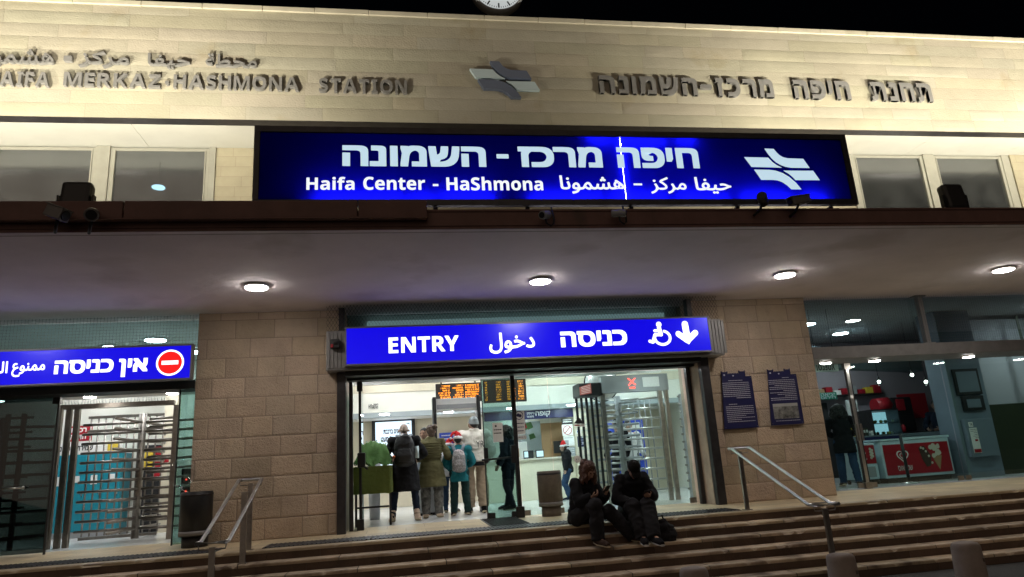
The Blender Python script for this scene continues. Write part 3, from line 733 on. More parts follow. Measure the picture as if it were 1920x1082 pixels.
# ------------------------------------------------------------------ entry and no-entry signs
def lit_sign(name, label, x0, x1, z0, z1, y, d):
    t = thing(name, label, 'sign', ((x0 + x1) / 2, y + d, z0))
    MB().box(x0, x1, y + .012, y + d, z0, z1, .006).build('housing', M['greysteel'], t)
    mb = MB(); b = .028
    for bx in ((x0, x1, z0, z0 + b), (x0, x1, z1 - b, z1), (x0, x0 + b, z0 + b, z1 - b), (x1 - b, x1, z0 + b, z1 - b)): mb.box(bx[0], bx[1], y - .012, y + .01, bx[2], bx[3], .004)
    mb.build('frame', M['greysteel'], t)
    MB().box(x0 + b, x1 - b, y, y + .0115, z0 + b, z1 - b).build('panel', M['blue_lit'], t)
    return t
EY = 11.02
E = lit_sign('entry_sign', 'bright blue lit sign reading ENTRY above the open doorway', -.9, 5.3, 2.545, 3.175, EY, .1)
def lit(t, s, x0, y0, x1, y1, Y, bold, sq=True, m='white_lit', name='lettering'):
    return MB().add(text_px(s, x0, y0, x1, y1, Y - .004, bold=bold, square=sq)).build(name, M[m], t, recalc=False)
lit(E, SB('ENTRY'), 728.5, 631, 860.4, 660, EY, .008); lit(E, AR_ENTRY, 917, 623, 1003, 662, EY, .022, False); lit(E, heb('כניסה'), 1051, 620, 1176, 649.5, EY, .036)
def stroke(mb, pts, w, y):
    for k in range(len(pts) - 1):
        a, b = Vector(pts[k]), Vector(pts[k + 1]); d = (b - a).normalized() * .0; n = Vector((-(b - a).y, (b - a).x)).normalized() * w
        mb.face([(p.x, y - .0003 * (k % 7), p.y) for p in (a - n, b - n, b + n, a + n)])
    for k, p in enumerate(pts): disc(mb, p, w, y - .0025 - .0002 * (k % 5), 12)
def disc(mb, c, r, y, n=24): mb.face([(c[0] + r * math.cos(2 * math.pi * i / n), y, c[1] + r * math.sin(2 * math.pi * i / n)) for i in range(n)])
w0, w1 = onY(1216, 649, EY), onY(1254.5, 604, EY); ww, wh = w1.x - w0.x, w1.z - w0.z
P_ = lambda u, v: (w0.x + u * ww, w0.z + v * wh)
mb = MB().use(M['white_lit']); r_ = .068 * ww
disc(mb, P_(.54, .91), .115 * ww, EY - .004)
stroke(mb, [P_(.53, .78), P_(.58, .48)], .085 * ww, EY - .004)
stroke(mb, [P_(.33, .64), P_(.55, .64)], .06 * ww, EY - .008)
stroke(mb, [P_(.58, .47), P_(.32, .47), P_(.2, .16), P_(.07, .2)], .065 * ww, EY - .012)
stroke(mb, [P_(.62 + .33 * math.cos(a), .33 + .29 * math.sin(a)) for a in [R(-190 + i * 12.5) for i in range(22)]], .055 * ww, EY - .016)
mb.build('wheelchair_symbol', None, E)
w0, w1 = onY(1268, 647, EY), onY(1306.5, 603, EY); ww, wh = w1.x - w0.x, w1.z - w0.z
mb = MB().use(M['white_lit'])
stroke(mb, [P_(.47, .9), P_(.5, .3)], .135 * ww, EY - .004); stroke(mb, [P_(.14, .48), P_(.5, .18)], .12 * ww, EY - .008); stroke(mb, [P_(.86, .5), P_(.5, .18)], .12 * ww, EY - .012)
mb.face([(*[P_(.3, .26)[0]], EY - .016, P_(.3, .26)[1]), (P_(.52, 0)[0], EY - .016, P_(.52, 0)[1]), (P_(.74, .27)[0], EY - .016, P_(.74, .27)[1]), (P_(.5, .4)[0], EY - .016, P_(.5, .4)[1])])
mb.build('arrow', None, E)
NY = 11.2
N = lit_sign('no_entry_sign', 'bright blue lit sign with a red no-entry disc over the left turnstile', -8.2, -3.23, 2.46, 3.02, NY, .12)
lit(N, heb('כניסה'), 102, 674.5, 212.5, 700, NY, .036); lit(N, heb('אין'), 222.6, 672, 276.5, 706, NY, .036)
lit(N, AR_FORBID, 22, 680, 84, 706, NY, .02, False); lit(N, AR_THE_ENTRY, -70, 679, 14, 708, NY, .02, False)
cc = onY(319, 680, NY); rr = (onY(345, 680, NY).x - cc.x)
mb = MB().use(M['white_lit']); disc(mb, (cc.x, cc.z), rr, NY - .003, 48); mb.build('disc_rim', None, N)
mb = MB().use(M['red_lit']); disc(mb, (cc.x, cc.z), rr * .86, NY - .006, 48); mb.build('red_disc', None, N)
mb = MB().use(M['white_lit']); mb.face([(cc.x - rr * .6, NY - .009, cc.z - rr * .15), (cc.x + rr * .6, NY - .009, cc.z - rr * .15), (cc.x + rr * .6, NY - .009, cc.z + rr * .15), (cc.x - rr * .6, NY - .009, cc.z + rr * .15)]); mb.build('white_bar', None, N)
t = thing('alarm_box', 'small black siren box with a red lens on the end of the shutter housing', 'alarm', (-1.05, 11.06, 2.86))
MB().box(-1.12, -.98, 11.0, 11.11, 2.84, 2.98, .01).build('case', M['rubber'], t); MB().box(-1.118, -1.075, 10.985, 10.999, 2.846, 2.9, .006).build('lens', M['red'], t)
MB().ball((-1.04, 10.99, 2.92), (.04, .02, .03)).build('horn', M['blackmetal'], t)

# ------------------------------------------------------------------ plaques on the right pier
def plaque(label, px, txt, photo):
    tl, tr, bl = onY(*px[0], 11.45), onY(*px[1], 11.45), onY(*px[2], 11.45)
    x0, x1 = (tl.x + bl.x) / 2, (tl.x + bl.x) / 2 + (tr.x - tl.x); z0, z1 = bl.z, tl.z
    t = thing('memorial_plaque', label, 'plaque', ((x0 + x1) / 2, 11.49, z0)); w = x1 - x0; h = (z1 - z0)
    a, b = x0 + w * .13, x0 + w * .83; c = z1 + h * .10
    n = 6; cr = []
    for i in range(n): u = a + w * .2 + (w * .3) * i / n; cr += [(u, z1 + h * .055), (u + w * .025, z1 + h * .075), (u + w * .045, z1 + h * .055)]
    out = [(x0, z0), (x1, z0), (x1, z1), (b, z1), (b, c + h * .02), (b - w * .03, c), (b - w * .15, c), (b - w * .18, c + h * .02), (b - w * .18, z1 + h * .055)] + cr[::-1] + [(a + w * .18, z1 + h * .055), (a + w * .18, c + h * .02), (a + w * .15, c), (a + w * .03, c), (a, c + h * .02), (a, z1)]
    MB().prism(out, 11.435, 11.46).build('plate', M['navy'], t)
    mb = MB().use(M['greytext']); rng = random.Random(len(label))
    for (u0, u1, v1, n, dv, al) in txt: rule_lines(mb, x0 + w * u0, x0 + w * u1, z0 + h * v1, n, h * dv, h * .0105, 11.432, rng.random(), al)
    for u, v, q in ((.2, 1.04, .02), (.46, 1.02, .018)): mb.ball((x0 + w * u, 11.436, z0 + h * v), (w * q * 1.6, .004, w * q * 1.2), None, 8, 6)
    mb.build('lettering', None, t)
    if photo:
        mb = MB().use(mat('old_photograph', (.16, .16, .15), .5, var=(9, .85), stain=(16, (.42, .42, .4), .6, 2))); mb.box(x0 + w * .12, x0 + w * .88, 11.428, 11.4335, z0 + h * .12, z0 + h * .42)
        mb.use(mat('photograph_sky', (.36, .36, .35), .5, var=(3, .15))); mb.box(x0 + w * .121, x0 + w * .879, 11.426, 11.4275, z0 + h * .36, z0 + h * .419); mb.build('photograph', None, t)
    for u in (.04, .96):
        for v in (.03, .97): MB().ball((x0 + w * u, 11.434, z0 + h * v), (.007, .004, .007), None, 8, 6).build('screw', M['greysteel'], t)
plaque('navy plaque with two blocks of small text, left one on the pier', [(1345, 708), (1408, 705), (1358, 805)],
       [(.3, .72, .92, 1, .04, 'R'), (.1, .9, .875, 9, .037, 'R'), (.22, .78, .46, 1, .04, 'L'), (.12, .93, .415, 9, .036, 'L')], False)
plaque('navy plaque with a grey town photograph below its text, right one on the pier', [(1432, 704), (1492, 701), (1446, 798)],
       [(.3, .75, .93, 1, .04, 'R'), (.1, .92, .885, 12, .036, 'R'), (.15, .9, .075, 1, .03, 'L')], True)

# ------------------------------------------------------------------ clock over the parapet
CY = YF + .3; ck = onY(935, 25, CY); cr_ = (onY(977.5, 0, CY).x - onY(892, 0, CY).x) * .575; ck.z += cr_
t = thing('station_clock', 'round white railway clock with black marks standing over the parapet', 'clock', (ck.x, CY, ZF1 + .09))
mb = MB(); mb.loft([(ck.x, CY - .06, ck.z), (ck.x, CY - .04, ck.z), (ck.x, CY + .1, ck.z), (ck.x, CY + .12, ck.z)], [cr_ * .93, cr_, cr_, cr_ * .9], 48, (1, 0, 0)); mb.build('rim', M['plasticgrey'], t)
mb = MB().use(emit('clock_dial_glow', (.85, .9, .9), .55)); disc(mb, (ck.x, ck.z), cr_ * .9, CY - .065, 48); mb.build('dial', None, t)
mb = MB().use(M['ink'])
for k in range(60):
    a = R(k * 6); L, w = (.2, .028) if k % 5 == 0 else (.06, .012)
    c = Vector((math.sin(a), math.cos(a))); n = Vector((c.y, -c.x)) * w * cr_
    p, q = c * cr_ * .86, c * cr_ * (.86 - L)
    mb.face([(ck.x + s.x, CY - .068, ck.z + s.y) for s in (p + n, p - n, q - n, q + n)])
mb.build('hour_marks', None, t)
for a, L, w, nm in ((R(208), .5, .05, 'hour_hand'), (R(240), .72, .035, 'minute_hand')):
    c = Vector((math.sin(a), math.cos(a))); n = Vector((c.y, -c.x)) * w * cr_; mb = MB().use(M['ink']); p, q = c * cr_ * L, -c * cr_ * .15
    mb.face([(ck.x + s.x, CY - .071 - (.002 if nm == 'hour_hand' else 0), ck.z + s.y) for s in (p + n * .7, p - n * .7, q - n, q + n)]); mb.build(nm, None, t)
MB().cyl((ck.x, CY + .06, ZF1 + .08), (ck.x, CY + .06, ck.z - cr_ * .96), .03).build('post', M['greysteel'], t)

# ------------------------------------------------------------------ lamps under the canopy, floodlights on it
def ceiling_lamp(x, y, z, r, label, group, mname='lamp', deep=.05):
    t = thing('ceiling_lamp', label, 'lamp', (x, y, z), group)
    MB().lathe((x, y, z), [(r * 1.02, 0), (r * 1.06, -deep * .35), (r * 1.0, -deep * .75), (r * .93, -deep * .8)], 28).build('rim', M['white'], t)
    MB().lathe((x, y, z), [(r * .92, -deep * .81), (r * .9, -deep), (r * .6, -deep * 1.25), (0.001, -deep * 1.35)], 28).build('diffuser', M[mname], t)
    return t
for (px, py), lab in (((481, 541), 'round lamp under the canopy before the left stone pier'), ((1013, 530), 'round lamp under the canopy above the middle of the entry sign'), ((1472, 518), 'round lamp under the canopy before the right stone pier'), ((1882, 508), 'round lamp under the canopy before the shop, at the right edge')):
    p = onZ(px, py, ZS - .055); ceiling_lamp(p.x, p.y, ZS - .002, .165, lab, 'round lamps under the canopy')
ceiling_lamp(-6.1, 9.77, ZS - .002, .165, 'round lamp under the canopy beyond the left picture edge', 'round lamps under the canopy')
for x, lab in ((-.52, 'entry soffit lamp, above the open glass leaf'), (1.24, 'entry soffit lamp, above the departure board'), (3.15, 'entry soffit lamp, above the ticket window'), (4.95, 'entry soffit lamp, above the right turnstile')):
    ceiling_lamp(x, 12.75, 2.558, .12, 'round ' + lab, 'round lamps in the entry soffit', 'hall_lamp', .03)
for px, py, lab in ((721, 778, 'round hall lamp over the television screen'), (841, 773.5, 'round hall lamp seen through the detector arch'), (958, 766.5, 'round hall lamp seen beside the black door post'), (1071, 760.5, 'round hall lamp beside the beige hall column')):
    p = onZ(px, py, 2.16); ceiling_lamp(p.x, min(p.y, 18.2), 2.198, .12, lab, 'round lamps under the low hall ceiling', 'hall_lamp', .03)
for x in (-.5, 1.6, 3.7, 5.8):
    for y in (14.2, 15.7): ceiling_lamp(x, y, 3.598, .2, 'round lamp under the high hall ceiling, hidden by the portal soffit', 'round lamps under the high hall ceiling', 'hall_lamp', .04)
for x in (-6.6, -5.2, -3.9):
    ceiling_lamp(x, 12.5, 2.438, .1, {-6.6: 'round lamp in the left bay soffit, over the dark door leaf', -5.2: 'round lamp in the left bay soffit, over the left turnstile bars', -3.9: 'round lamp in the left bay soffit, nearest the stone pier'}[x], 'round lamps in the left bay soffit', 'shop_lamp', .03)
for x, y in ((-4.6, 13.6), (-4.3, 15.0), (-5.6, 14.2), (-6.6, 15.0)): ceiling_lamp(x, y, 3.598, .2, 'unseen round lamp under the ceiling behind the left turnstile, hidden by the bay soffit', 'round lamps behind the left turnstile', 'hall_lamp', .04)  # the last two are added to brighten the left bay
for x, lab in ((8.1, 'round lamp in the shop soffit by the stone pier'), (9.15, 'round lamp in the shop soffit over the steel door post'), (11.25, 'round lamp in the shop soffit before the blue pillar'), (13.2, 'round lamp in the shop soffit at the right picture edge')):
    ceiling_lamp(x, 12.1, 2.418, .11, lab, 'round lamps in the shop soffit', 'shop_lamp', .03)
def floodlight(x, label, tx, W_):
    t = thing('floodlight', label, 'floodlight', (x, 7.62, ZT))
    rot = Matrix.Rotation(R(-8), 3, 'X')
    c = Vector((x, 7.72, ZT + .24))
    MB().obox(c, (.31, .14, .38), rot, .045).build('housing', M['rubber'], t)
    mb = MB(); mb.box(x - .19, x - .17, 7.68, 7.74, ZT + .02, ZT + .27); mb.box(x + .17, x + .19, 7.68, 7.74, ZT + .02, ZT + .27); mb.box(x - .19, x + .19, 7.66, 7.76, ZT + .019, ZT + .034); mb.build('bracket', M['blackmetal'], t)
    l = bpy.data.lights.new('flood_beam', 'AREA'); l.shape = 'RECTANGLE'; l.size = .2; l.size_y = .2; l.energy = W_; l.color = (1, .915, .74); l.spread = R(118)
    lo = bpy.data.objects.new('flood_beam', l); COL.objects.link(lo); lo.parent = t
    pos = c + rot @ Vector((0, .12, -.02)); d = (Vector((tx, YF, 9.3)) - pos).normalized()
    lo.location = pos - ORG[t.name]; lo.rotation_euler = d.to_track_quat('-Z', 'Y').to_euler()
floodlight(-3.53, 'black floodlight on the canopy edge before the left clerestory windows', -2.6, 190)
floodlight(7.5, 'black floodlight on the canopy edge before the right clerestory windows', 6.6, 190)
floodlight(-9.2, 'black floodlight on the canopy beyond the left picture edge, farther one', -8.4, 370)
floodlight(-6.2, 'added black floodlight on the canopy just beyond the left picture edge', -5.0, 205)  # out of view, added to soften the letter shadows
floodlight(13.2, 'black floodlight on the canopy beyond the right picture edge, farther one', 12.4, 370)
floodlight(10.3, 'added black floodlight on the canopy just beyond the right picture edge', 9.0, 205)  # unseen flood added on this side for softer, more even light
t = thing('room_lamp', 'round bluish lamp hanging behind the second upper window', 'lamp', tuple(onY(297, 353, 12.1)))
c = onY(297, 353, 12.1)
MB().lathe(tuple(c), [(.001, 0), (.1, .0), (.11, .012), (.1, .03)], 24).build('diffuser', emit('bluish_lamp', (.55, .85, 1), 14), t)
MB().cyl(tuple(c + Vector((0, 0, .03))), (c.x, c.y, ZF0 + .02), .008).build('rod', M['blackmetal'], t)

# ------------------------------------------------------------------ security cameras
def bullet(px, py, Y, aim, L, r, label, hook=True, m='plasticgrey', boxy=False):
    c = onY(px, py, Y); d = Vector(aim).normalized()
    t = thing('security_camera', label, 'camera', tuple(c))
    mb = MB()
    if boxy:
        q = d.to_track_quat('Y', 'Z').to_matrix(); mb.obox(c, (r * 1.8, L, r * 1.7), q, .012); mb.obox(c + Vector((0, 0, r * .95)) + d * .02, (r * 2.1, L * 1.1, .012), q, .004)
    else: mb.loft([c - d * L * .5, c - d * L * .45, c + d * L * .45, c + d * L * .5], [r * .8, r, r, r * .92], 16)
    mb.build('housing', M[m], t)
    MB().loft([c + d * L * .5, c + d * (L * .5 + .008)], [r * .75, r * .7], 16).build('lens', M['rubber'], t)
    a = MB()
    if hook:
        pts = [c + Vector((r * 2.2, .12, .14)), c + Vector((r * 2.3, .05, -.02)), c + Vector((r * 2, .02, -.1)), c + Vector((r * 1.2, 0, -.135)), c + Vector((r * .2, 0, -.1)), c + Vector((0, 0, -r * .5))]
        a.loft(pts, .012, 8)
    else: a.loft([c + Vector((0, .02, -r * .8)), c + Vector((-.03, .06, -.12)), c + Vector((-.07, .14, -.16))], .016, 8)
    a.build('arm', M['blackmetal'], t)
bullet(1022, 403, 7.34, (-.6, -.6, -.25), .15, .05, 'bullet camera on a black hook, left one under the big sign')
bullet(1160, 400, 7.34, (.85, -.35, -.1), .17, .045, 'bullet camera on a black hook under the seam of the big sign')
bullet(1430, 374, 7.3, (-.55, -.8, .08), .22, .062, 'dark bullet camera in front of the sign emblem, left of the boxed one', False, 'rubber')
bullet(1498, 376, 7.32, (-.9, -.3, -.22), .34, .055, 'boxed camera with a sun hood in front of the sign emblem', False, 'greysteel', True)
bullet(108, 400, 7.22, (.9, -.25, -.4), .2, .075, 'brown boxed camera tilted on the gutter below the left floodlight', False, 'greysteel', True)
bullet(172, 402, 7.22, (.3, -.8, -.35), .2, .07, 'brown round camera on the gutter beside the tilted boxed one', False, 'greysteel')

# ------------------------------------------------------------------ handrails, bollards, bins, balloon
def handrail(label, xc, yt, yb, ztop, zlow, base_t, base_l, extra=None):
    t = thing('handrail', label, 'handrail', (xc, yt, 0)); w = .145
    pts = [(xc - w, yt + .1, ztop), (xc - w, yt, ztop), (xc - w, yb + .1, zlow + .0), (xc - w, yb - .08, zlow), (xc + w, yb - .08, zlow), (xc + w, yb + .1, zlow), (xc + w, yt, ztop), (xc + w, yt + .1, ztop), (xc - w, yt + .1, ztop)]
    MB().loft([Vector(p) for p in pts[:-1]] + [Vector(pts[-1])], .021, 18).build('rail', M['chrome'], t)
    for (y, z0, z1) in ((yt + .06, base_t, ztop), (yb, base_l, zlow)):
        MB().box(xc - .03, xc + .03, y - .02, y + .02, z0, z1 - .05).build('post', M['brushed'], t)
        c = MB(); c.loft([(xc - w, y, z1 - .02), (xc - w + .01, y, z1 - .07), (xc, y, z1 - .075), (xc + w - .01, y, z1 - .07), (xc + w, y, z1 - .02)], .008, 8); c.box(xc - .12, xc + .12, y - .03, y + .03, z1 - .012, z1 - .004); c.build('bracket', M['brushed'], t)
        f = MB(); f.box(xc - .06, xc + .06, y - .05, y + .05, z0 + .0015, z0 + .012, .003); f.build('base_plate', M['brushed'], t)
    return t
handrail('twin steel handrail running down the steps below the navy plaques', 5.04, 10.0, 8.06, .9, .17, 0, -.78)
handrail('twin steel handrail running down the steps before the left stone pier', -2.06, 9.97, 8.2, .9, .27, 0, -.78)
t = thing('rail_post', 'short brown steel post on the first step beside the left handrail', 'post', (-2.06, 9.7, -.13))
MB().box(-2.1, -2.03, 9.68, 9.72, -.13, .74).build('shaft', M['brushed'], t); MB().box(-2.12, -2.01, 9.65, 9.75, -.1285, -.118).build('base_plate', M['brushed'], t); MB().box(-2.11, -2.02, 9.67, 9.73, .741, .75).build('cap', M['brushed'], t)
for x, lab in ((2.84, 'concrete bollard barely in view at the picture bottom below the seated pair'), (4.46, 'concrete bollard at the foot of the right handrail'), (5.94, 'concrete bollard at the right of the steps, tallest in view')):
    z1 = -.235
    t = thing('bollard', lab, 'bollard', (x, 7, -.78), 'concrete bollards before the steps')
    MB().lathe((x, 7, 0), [(.165, -.78), (.155, -.6), (.142, z1 - .06), (.138, z1 - .03), (.122, z1 - .008), (.09, z1), (.001, z1 + .002)], 28).build('shaft', M['concrete'], t)
    MB().obox((x + .075, 6.872, z1 - .17), (.035, .012, .04), Matrix.Rotation(R(30), 3, 'Z'), .004).build('reflector', M['binstone'], t)
def bin_(label, x, y, r, h, m, foot=.85, rim=True):
    t = thing('litter_bin', label, 'bin', (x, y, 0))
    MB().lathe((x, y, 0), [(r, .16), (r, h - .03), (r * .97, h), (r * .86, h), (r * .84, h - .02), (.001, h - .04)], 30).build('body', m, t)
    MB().lathe((x, y, 0), [(r * .8, .0), (r * .8, .155)], 30).build('foot', m, t)
    MB().lathe((x, y, 0), [(r * 1.015, h - .06), (r * 1.025, h - .045), (r * 1.015, h - .03)], 30).build('rim', M['darksteel'], t)
    MB().lathe((x, y, 0), [(r * 1.01, .17), (r * 1.015, .2), (r * 1.01, .23)], 30).build('band', M['greysteel'], t)
    return t
bin_('brown round litter bin standing before the ticket counter glass', 2.42, 11.82, .205, .73, M['binstone'])
bin_('black round litter bin standing against the left stone pier', -3.06, 11.2, .225, .78, M['rubber'])
bc = onY(341, 887, 11.25)
t = thing('balloon', 'clear round balloon floating above the black litter bin', 'balloon', tuple(bc))
MB().ball(tuple(bc), (.2, .2, .205), None, 32, 20).build('film', M['balloon'], t)
mb = MB(); mb.loft([bc + Vector((0, 0, -.2)), bc + Vector((.01, 0, -.23)), bc + Vector((.02, 0, -.25))], [.02, .008, .016], 10); mb.build('neck', M['plasticgrey'], t)
mb = MB(); mb.loft([bc + Vector((.01, 0, -.235)), bc + Vector((.06, .0, -.27)), bc + Vector((.12, -.01, -.285)), Vector((-3.1, 11.2, .74))], .0022, 6); mb.build('string', M['white'], t)
# ------------------------------------------------------------------ people
BASE = dict(pelvis=(0, 0, .95), waist=(0, 0, 1.08), chest=(0, 0, 1.27), upper=(0, -.005, 1.40), neck=(0, .0, 1.48), head=(0, .02, 1.635),
            hipL=(-.092, 0, .92), kneeL=(-.1, .02, .5), ankleL=(-.1, -.02, .085), hipR=(.092, 0, .92), kneeR=(.1, .02, .5), ankleR=(.1, -.02, .085),
            shL=(-.178, -.005, 1.42), elL=(-.235, -.03, 1.15), wrL=(-.24, .1, .92), shR=(.178, -.005, 1.42), elR=(.235, -.03, 1.15), wrR=(.24, .1, .92))
WIDE = 1.14
def person(label, loc, ang, H, pose=None, skin='skin', top=None, coat=None, legs=None, shoes=None, hair=None, hat=None, hood=None, face=False, voxel=.011, head_dir=(0, 1, -.1), toe=None, grip=None, look=None, curl=.5, gender='m', group=None, wide=1.25):
    s = H / 1.75; rot = Matrix.Rotation(ang, 3, 'Z'); loc = Vector(loc)
    J = {k: Vector(v) for k, v in BASE.items()}
    for k, v in (pose or {}).items(): J[k] = Vector(v)
    X = lambda v: loc + rot @ (Vector((v[0] * wide, v[1] * 1.06, v[2])) * s)
    D = lambda v: rot @ Vector(v)
    t = thing('person', label, 'person', tuple(loc), group)
    lat = D((J['shR'] - J['shL']).normalized()); lath = D((J['hipR'] - J['hipL']).normalized())
    hd = Vector(head_dir).normalized(); hside = Vector((1, 0, 0)); hside = (hside - hd * hside.dot(hd)).normalized(); hup = hside.cross(hd).normalized()
    HR = Matrix((hside, hd, hup)).transposed()               # head axes in the person's frame
    Hm = lambda v: X(J['head'] + HR @ Vector(v))
    HW = rot @ HR
    kw = .93 if gender == 'f' else 1.0
    # ---- one continuous body
    b = MB()
    b.loft([X(J['pelvis'] + Vector((0, 0, -.09))), X(J['pelvis']), X(J['waist']), X(J['chest']), X(J['upper']), X(J['neck'] * .6 + J['upper'] * .4)], [(.1 * s, .08 * s), (.155 * s, .11 * s), (.13 * s * kw, .095 * s), (.16 * s * kw, .115 * s), (.15 * s * kw, .09 * s), (.07 * s, .06 * s)], 18, lat)
    b.loft([X(J['upper']), X(J['neck']), X(J['neck'] * .45 + J['head'] * .55)], [.062 * s, .054 * s, .05 * s], 14)
    b.ball(Hm((0, -.008, .022)), (.077 * s, .096 * s, .096 * s), HW, 20, 14); b.ball(Hm((0, .03, -.05)), (.055 * s, .062 * s, .066 * s), HW, 16, 12)
    b.loft([Hm((0, .086, .012)), Hm((0, .104, -.018)), Hm((0, .112, -.03)), Hm((0, .09, -.036))], [.008 * s, .011 * s, .015 * s, .012 * s], 10)
    for q in (-1, 1):
        b.ball(Hm((q * .078, -.005, -.005)), (.013 * s, .024 * s, .032 * s), HW, 10, 8); b.ball(Hm((q * .03, .072, .032)), (.024 * s, .02 * s, .01 * s), HW, 10, 8); b.ball(Hm((q * .04, .06, -.025)), (.022 * s, .026 * s, .022 * s), HW, 10, 8)
    b.ball(Hm((0, .078, -.066)), (.024 * s, .016 * s, .013 * s), HW, 10, 8); b.ball(Hm((0, .07, -.1)), (.024 * s, .022 * s, .018 * s), HW, 10, 8)
    for q, S_ in ((-1, 'L'), (1, 'R')):
        sh, el, wr, hp, kn, an = (J[k + S_] for k in ('sh', 'el', 'wr', 'hip', 'knee', 'ankle'))
        b.loft([X(J['upper']), X(sh), X(sh * .6 + el * .4), X(el)], [.06 * s, .062 * s * kw, .05 * s * kw, .042 * s * kw], 12)
        b.loft([X(el), X(el * .65 + wr * .35), X(wr)], [.043 * s * kw, .041 * s * kw, .027 * s], 12); b.ball(X(sh), .06 * s * kw, None, 12, 8); b.ball(X(el), .043 * s * kw, None, 10, 8)
        b.loft([X(hp), X(hp * .55 + kn * .45), X(kn)], [.088 * s, .074 * s, .055 * s], 14); b.loft([X(kn), X(kn * .7 + an * .3), X(an)], [.055 * s, .056 * s, .036 * s], 14); b.ball(X(kn), .057 * s, None, 12, 8); b.ball(X(hp), .09 * s, None, 12, 8)
        td = Vector((toe or {}).get(S_, (q * .03, .18, -.045))); b.loft([X(an), X(an + td * .5), X(an + td)], [.04 * s, .036 * s, .024 * s], 10, lath)
        # hand: palm, four jointed fingers, a thumb from the side of the palm
        fw = (wr - el).normalized(); g = (grip or {}).get(S_)
        nrm = Vector(g) if g else Vector((-q, 0.2, -.2)); nrm = (nrm - fw * nrm.dot(fw)).normalized(); sd = fw.cross(nrm) * 1.0
        if sd.dot(Vector((0, 1, .3))) < 0: sd = -sd               # thumb side points up / forward
        b.loft([X(wr), X(wr + fw * .045), X(wr + fw * .085)], [(.026 * s, .02 * s), (.04 * s, .016 * s), (.041 * s, .013 * s)], 12, rot @ sd)
        for i, (o, L) in enumerate(((.031, .068), (.011, .076), (-.01, .07), (-.03, .055))):
            r0 = wr + fw * .083 + sd * o; a1 = curl * (.8 + .12 * i); d1 = (fw * math.cos(a1) + nrm * math.sin(a1)); d2 = (fw * math.cos(a1 * 2.1) + nrm * math.sin(a1 * 2.1)); d3 = (fw * math.cos(a1 * 2.8) + nrm * math.sin(a1 * 2.8))
            p1 = r0 + d1 * L * .48; p2 = p1 + d2 * L * .32; p3 = p2 + d3 * L * .24
            b.loft([X(r0 - fw * .02), X(r0), X(p1), X(p2), X(p3)], [.0095 * s, .0095 * s, .009 * s, .0085 * s, .0065 * s], 8)
        r0 = wr + fw * .025 + sd * .03; d1 = (fw * .6 + sd * .75 + nrm * .3).normalized(); p1 = r0 + d1 * .042; d2 = (fw * .85 + sd * .2 + nrm * .5).normalized(); b.loft([X(r0 - sd * .015), X(r0), X(p1), X(p1 + d2 * .032)], [.014 * s, .0125 * s, .0105 * s, .008 * s], 8)
    remeshed(b, 'body', voxel * s if voxel < .009 else voxel, M[skin], t, 3)
    if face:
        for q in (-1, 1): MB().ball(Hm((q * .03, .082, .015)), (.012 * s, .008 * s, .008 * s), HW, 10, 8).build('eye', M['eye'], t)
        MB().ball(Hm((0, .093, -.062)), (.022 * s, .006 * s, .007 * s), HW, 12, 8).build('mouth', M['lip'], t)
    # ---- clothes
    def tube_legs(mb, dr, flare=1.0, to=.0):
        for S_ in 'LR':
            hp, kn, an = J['hip' + S_], J['knee' + S_], J['ankle' + S_]; an = an + Vector((0, 0, to))
            mb.loft([X(hp + Vector((0, 0, .03))), X(hp * .5 + kn * .5), X(kn), X(kn * .5 + an * .5), X(an * .93 + kn * .07), X(an * .99 + kn * .01)], [(.094 + dr) * s, (.08 + dr) * s, (.064 + dr) * s * flare, (.058 + dr) * s * flare, (.048 + dr) * s * flare, (.054 + dr) * s * flare], 16)
            mb.ball(X(kn), (.064 + dr) * s * flare, None, 12, 8); mb.ball(X(hp), (.1 + dr) * s, None, 12, 8)
    if legs:
        mb = MB(); tube_legs(mb, legs.get('dr', .008), legs.get('flare', 1.0), legs.get('to', -.01))
        mb.loft([X(J['pelvis'] + Vector((0, 0, -.1))), X(J['pelvis']), X(J['waist'] * .8 + J['pelvis'] * .2)], [(.11 * s, .1 * s), (.165 * s, .12 * s), (.143 * s, .108 * s)], 18, lath)
        remeshed(mb, 'trousers', .012, C_[legs['m']], t, 3, legs.get('wr', .009), 8)
    def arms(mb, dr, end=.93):
        for S_ in 'LR':
            sh, el, wr = (J[k + S_] for k in ('sh', 'el', 'wr')); we = el.lerp(wr, end)
            mb.loft([X(J['upper']), X(sh), X(sh * .5 + el * .5), X(el)], [(.06 + dr) * s, (.064 + dr) * s * kw, (.054 + dr) * s, (.05 + dr) * s], 14); mb.loft([X(el), X(el.lerp(we, .5)), X(el.lerp(we, .94)), X(we)], [(.05 + dr) * s, (.048 + dr) * s, (.038 + dr) * s, (.042 + dr) * s], 14)
            mb.ball(X(sh), (.062 + dr) * s * kw, None, 12, 8); mb.ball(X(el), (.05 + dr) * s, None, 12, 8)
    def torso(mb, dr, hem, flare=0.0, waist_in=0.0):
        pts = [(J['pelvis'] + Vector((0, 0, hem)), (.16 + dr + flare, .12 + dr + flare)), (J['pelvis'] + Vector((0, 0, hem * .45)), (.165 + dr + flare * .6, .122 + dr + flare * .6)), (J['pelvis'] + Vector((0, 0, .03)), (.162 + dr + flare * .2, .12 + dr + flare * .2)), (J['waist'], (.142 + dr - waist_in, .108 + dr - waist_in)), (J['chest'], ((.172 + dr) * kw, .126 + dr)), (J['upper'], ((.16 + dr) * kw, .1 + dr)), (J['upper'].lerp(J['neck'], .75), (.085 + dr * .6, .075 + dr * .6))]
        mb.loft([X(p) for p, r in pts], [(r[0] * s, r[1] * s) for p, r in pts], 20, lat)
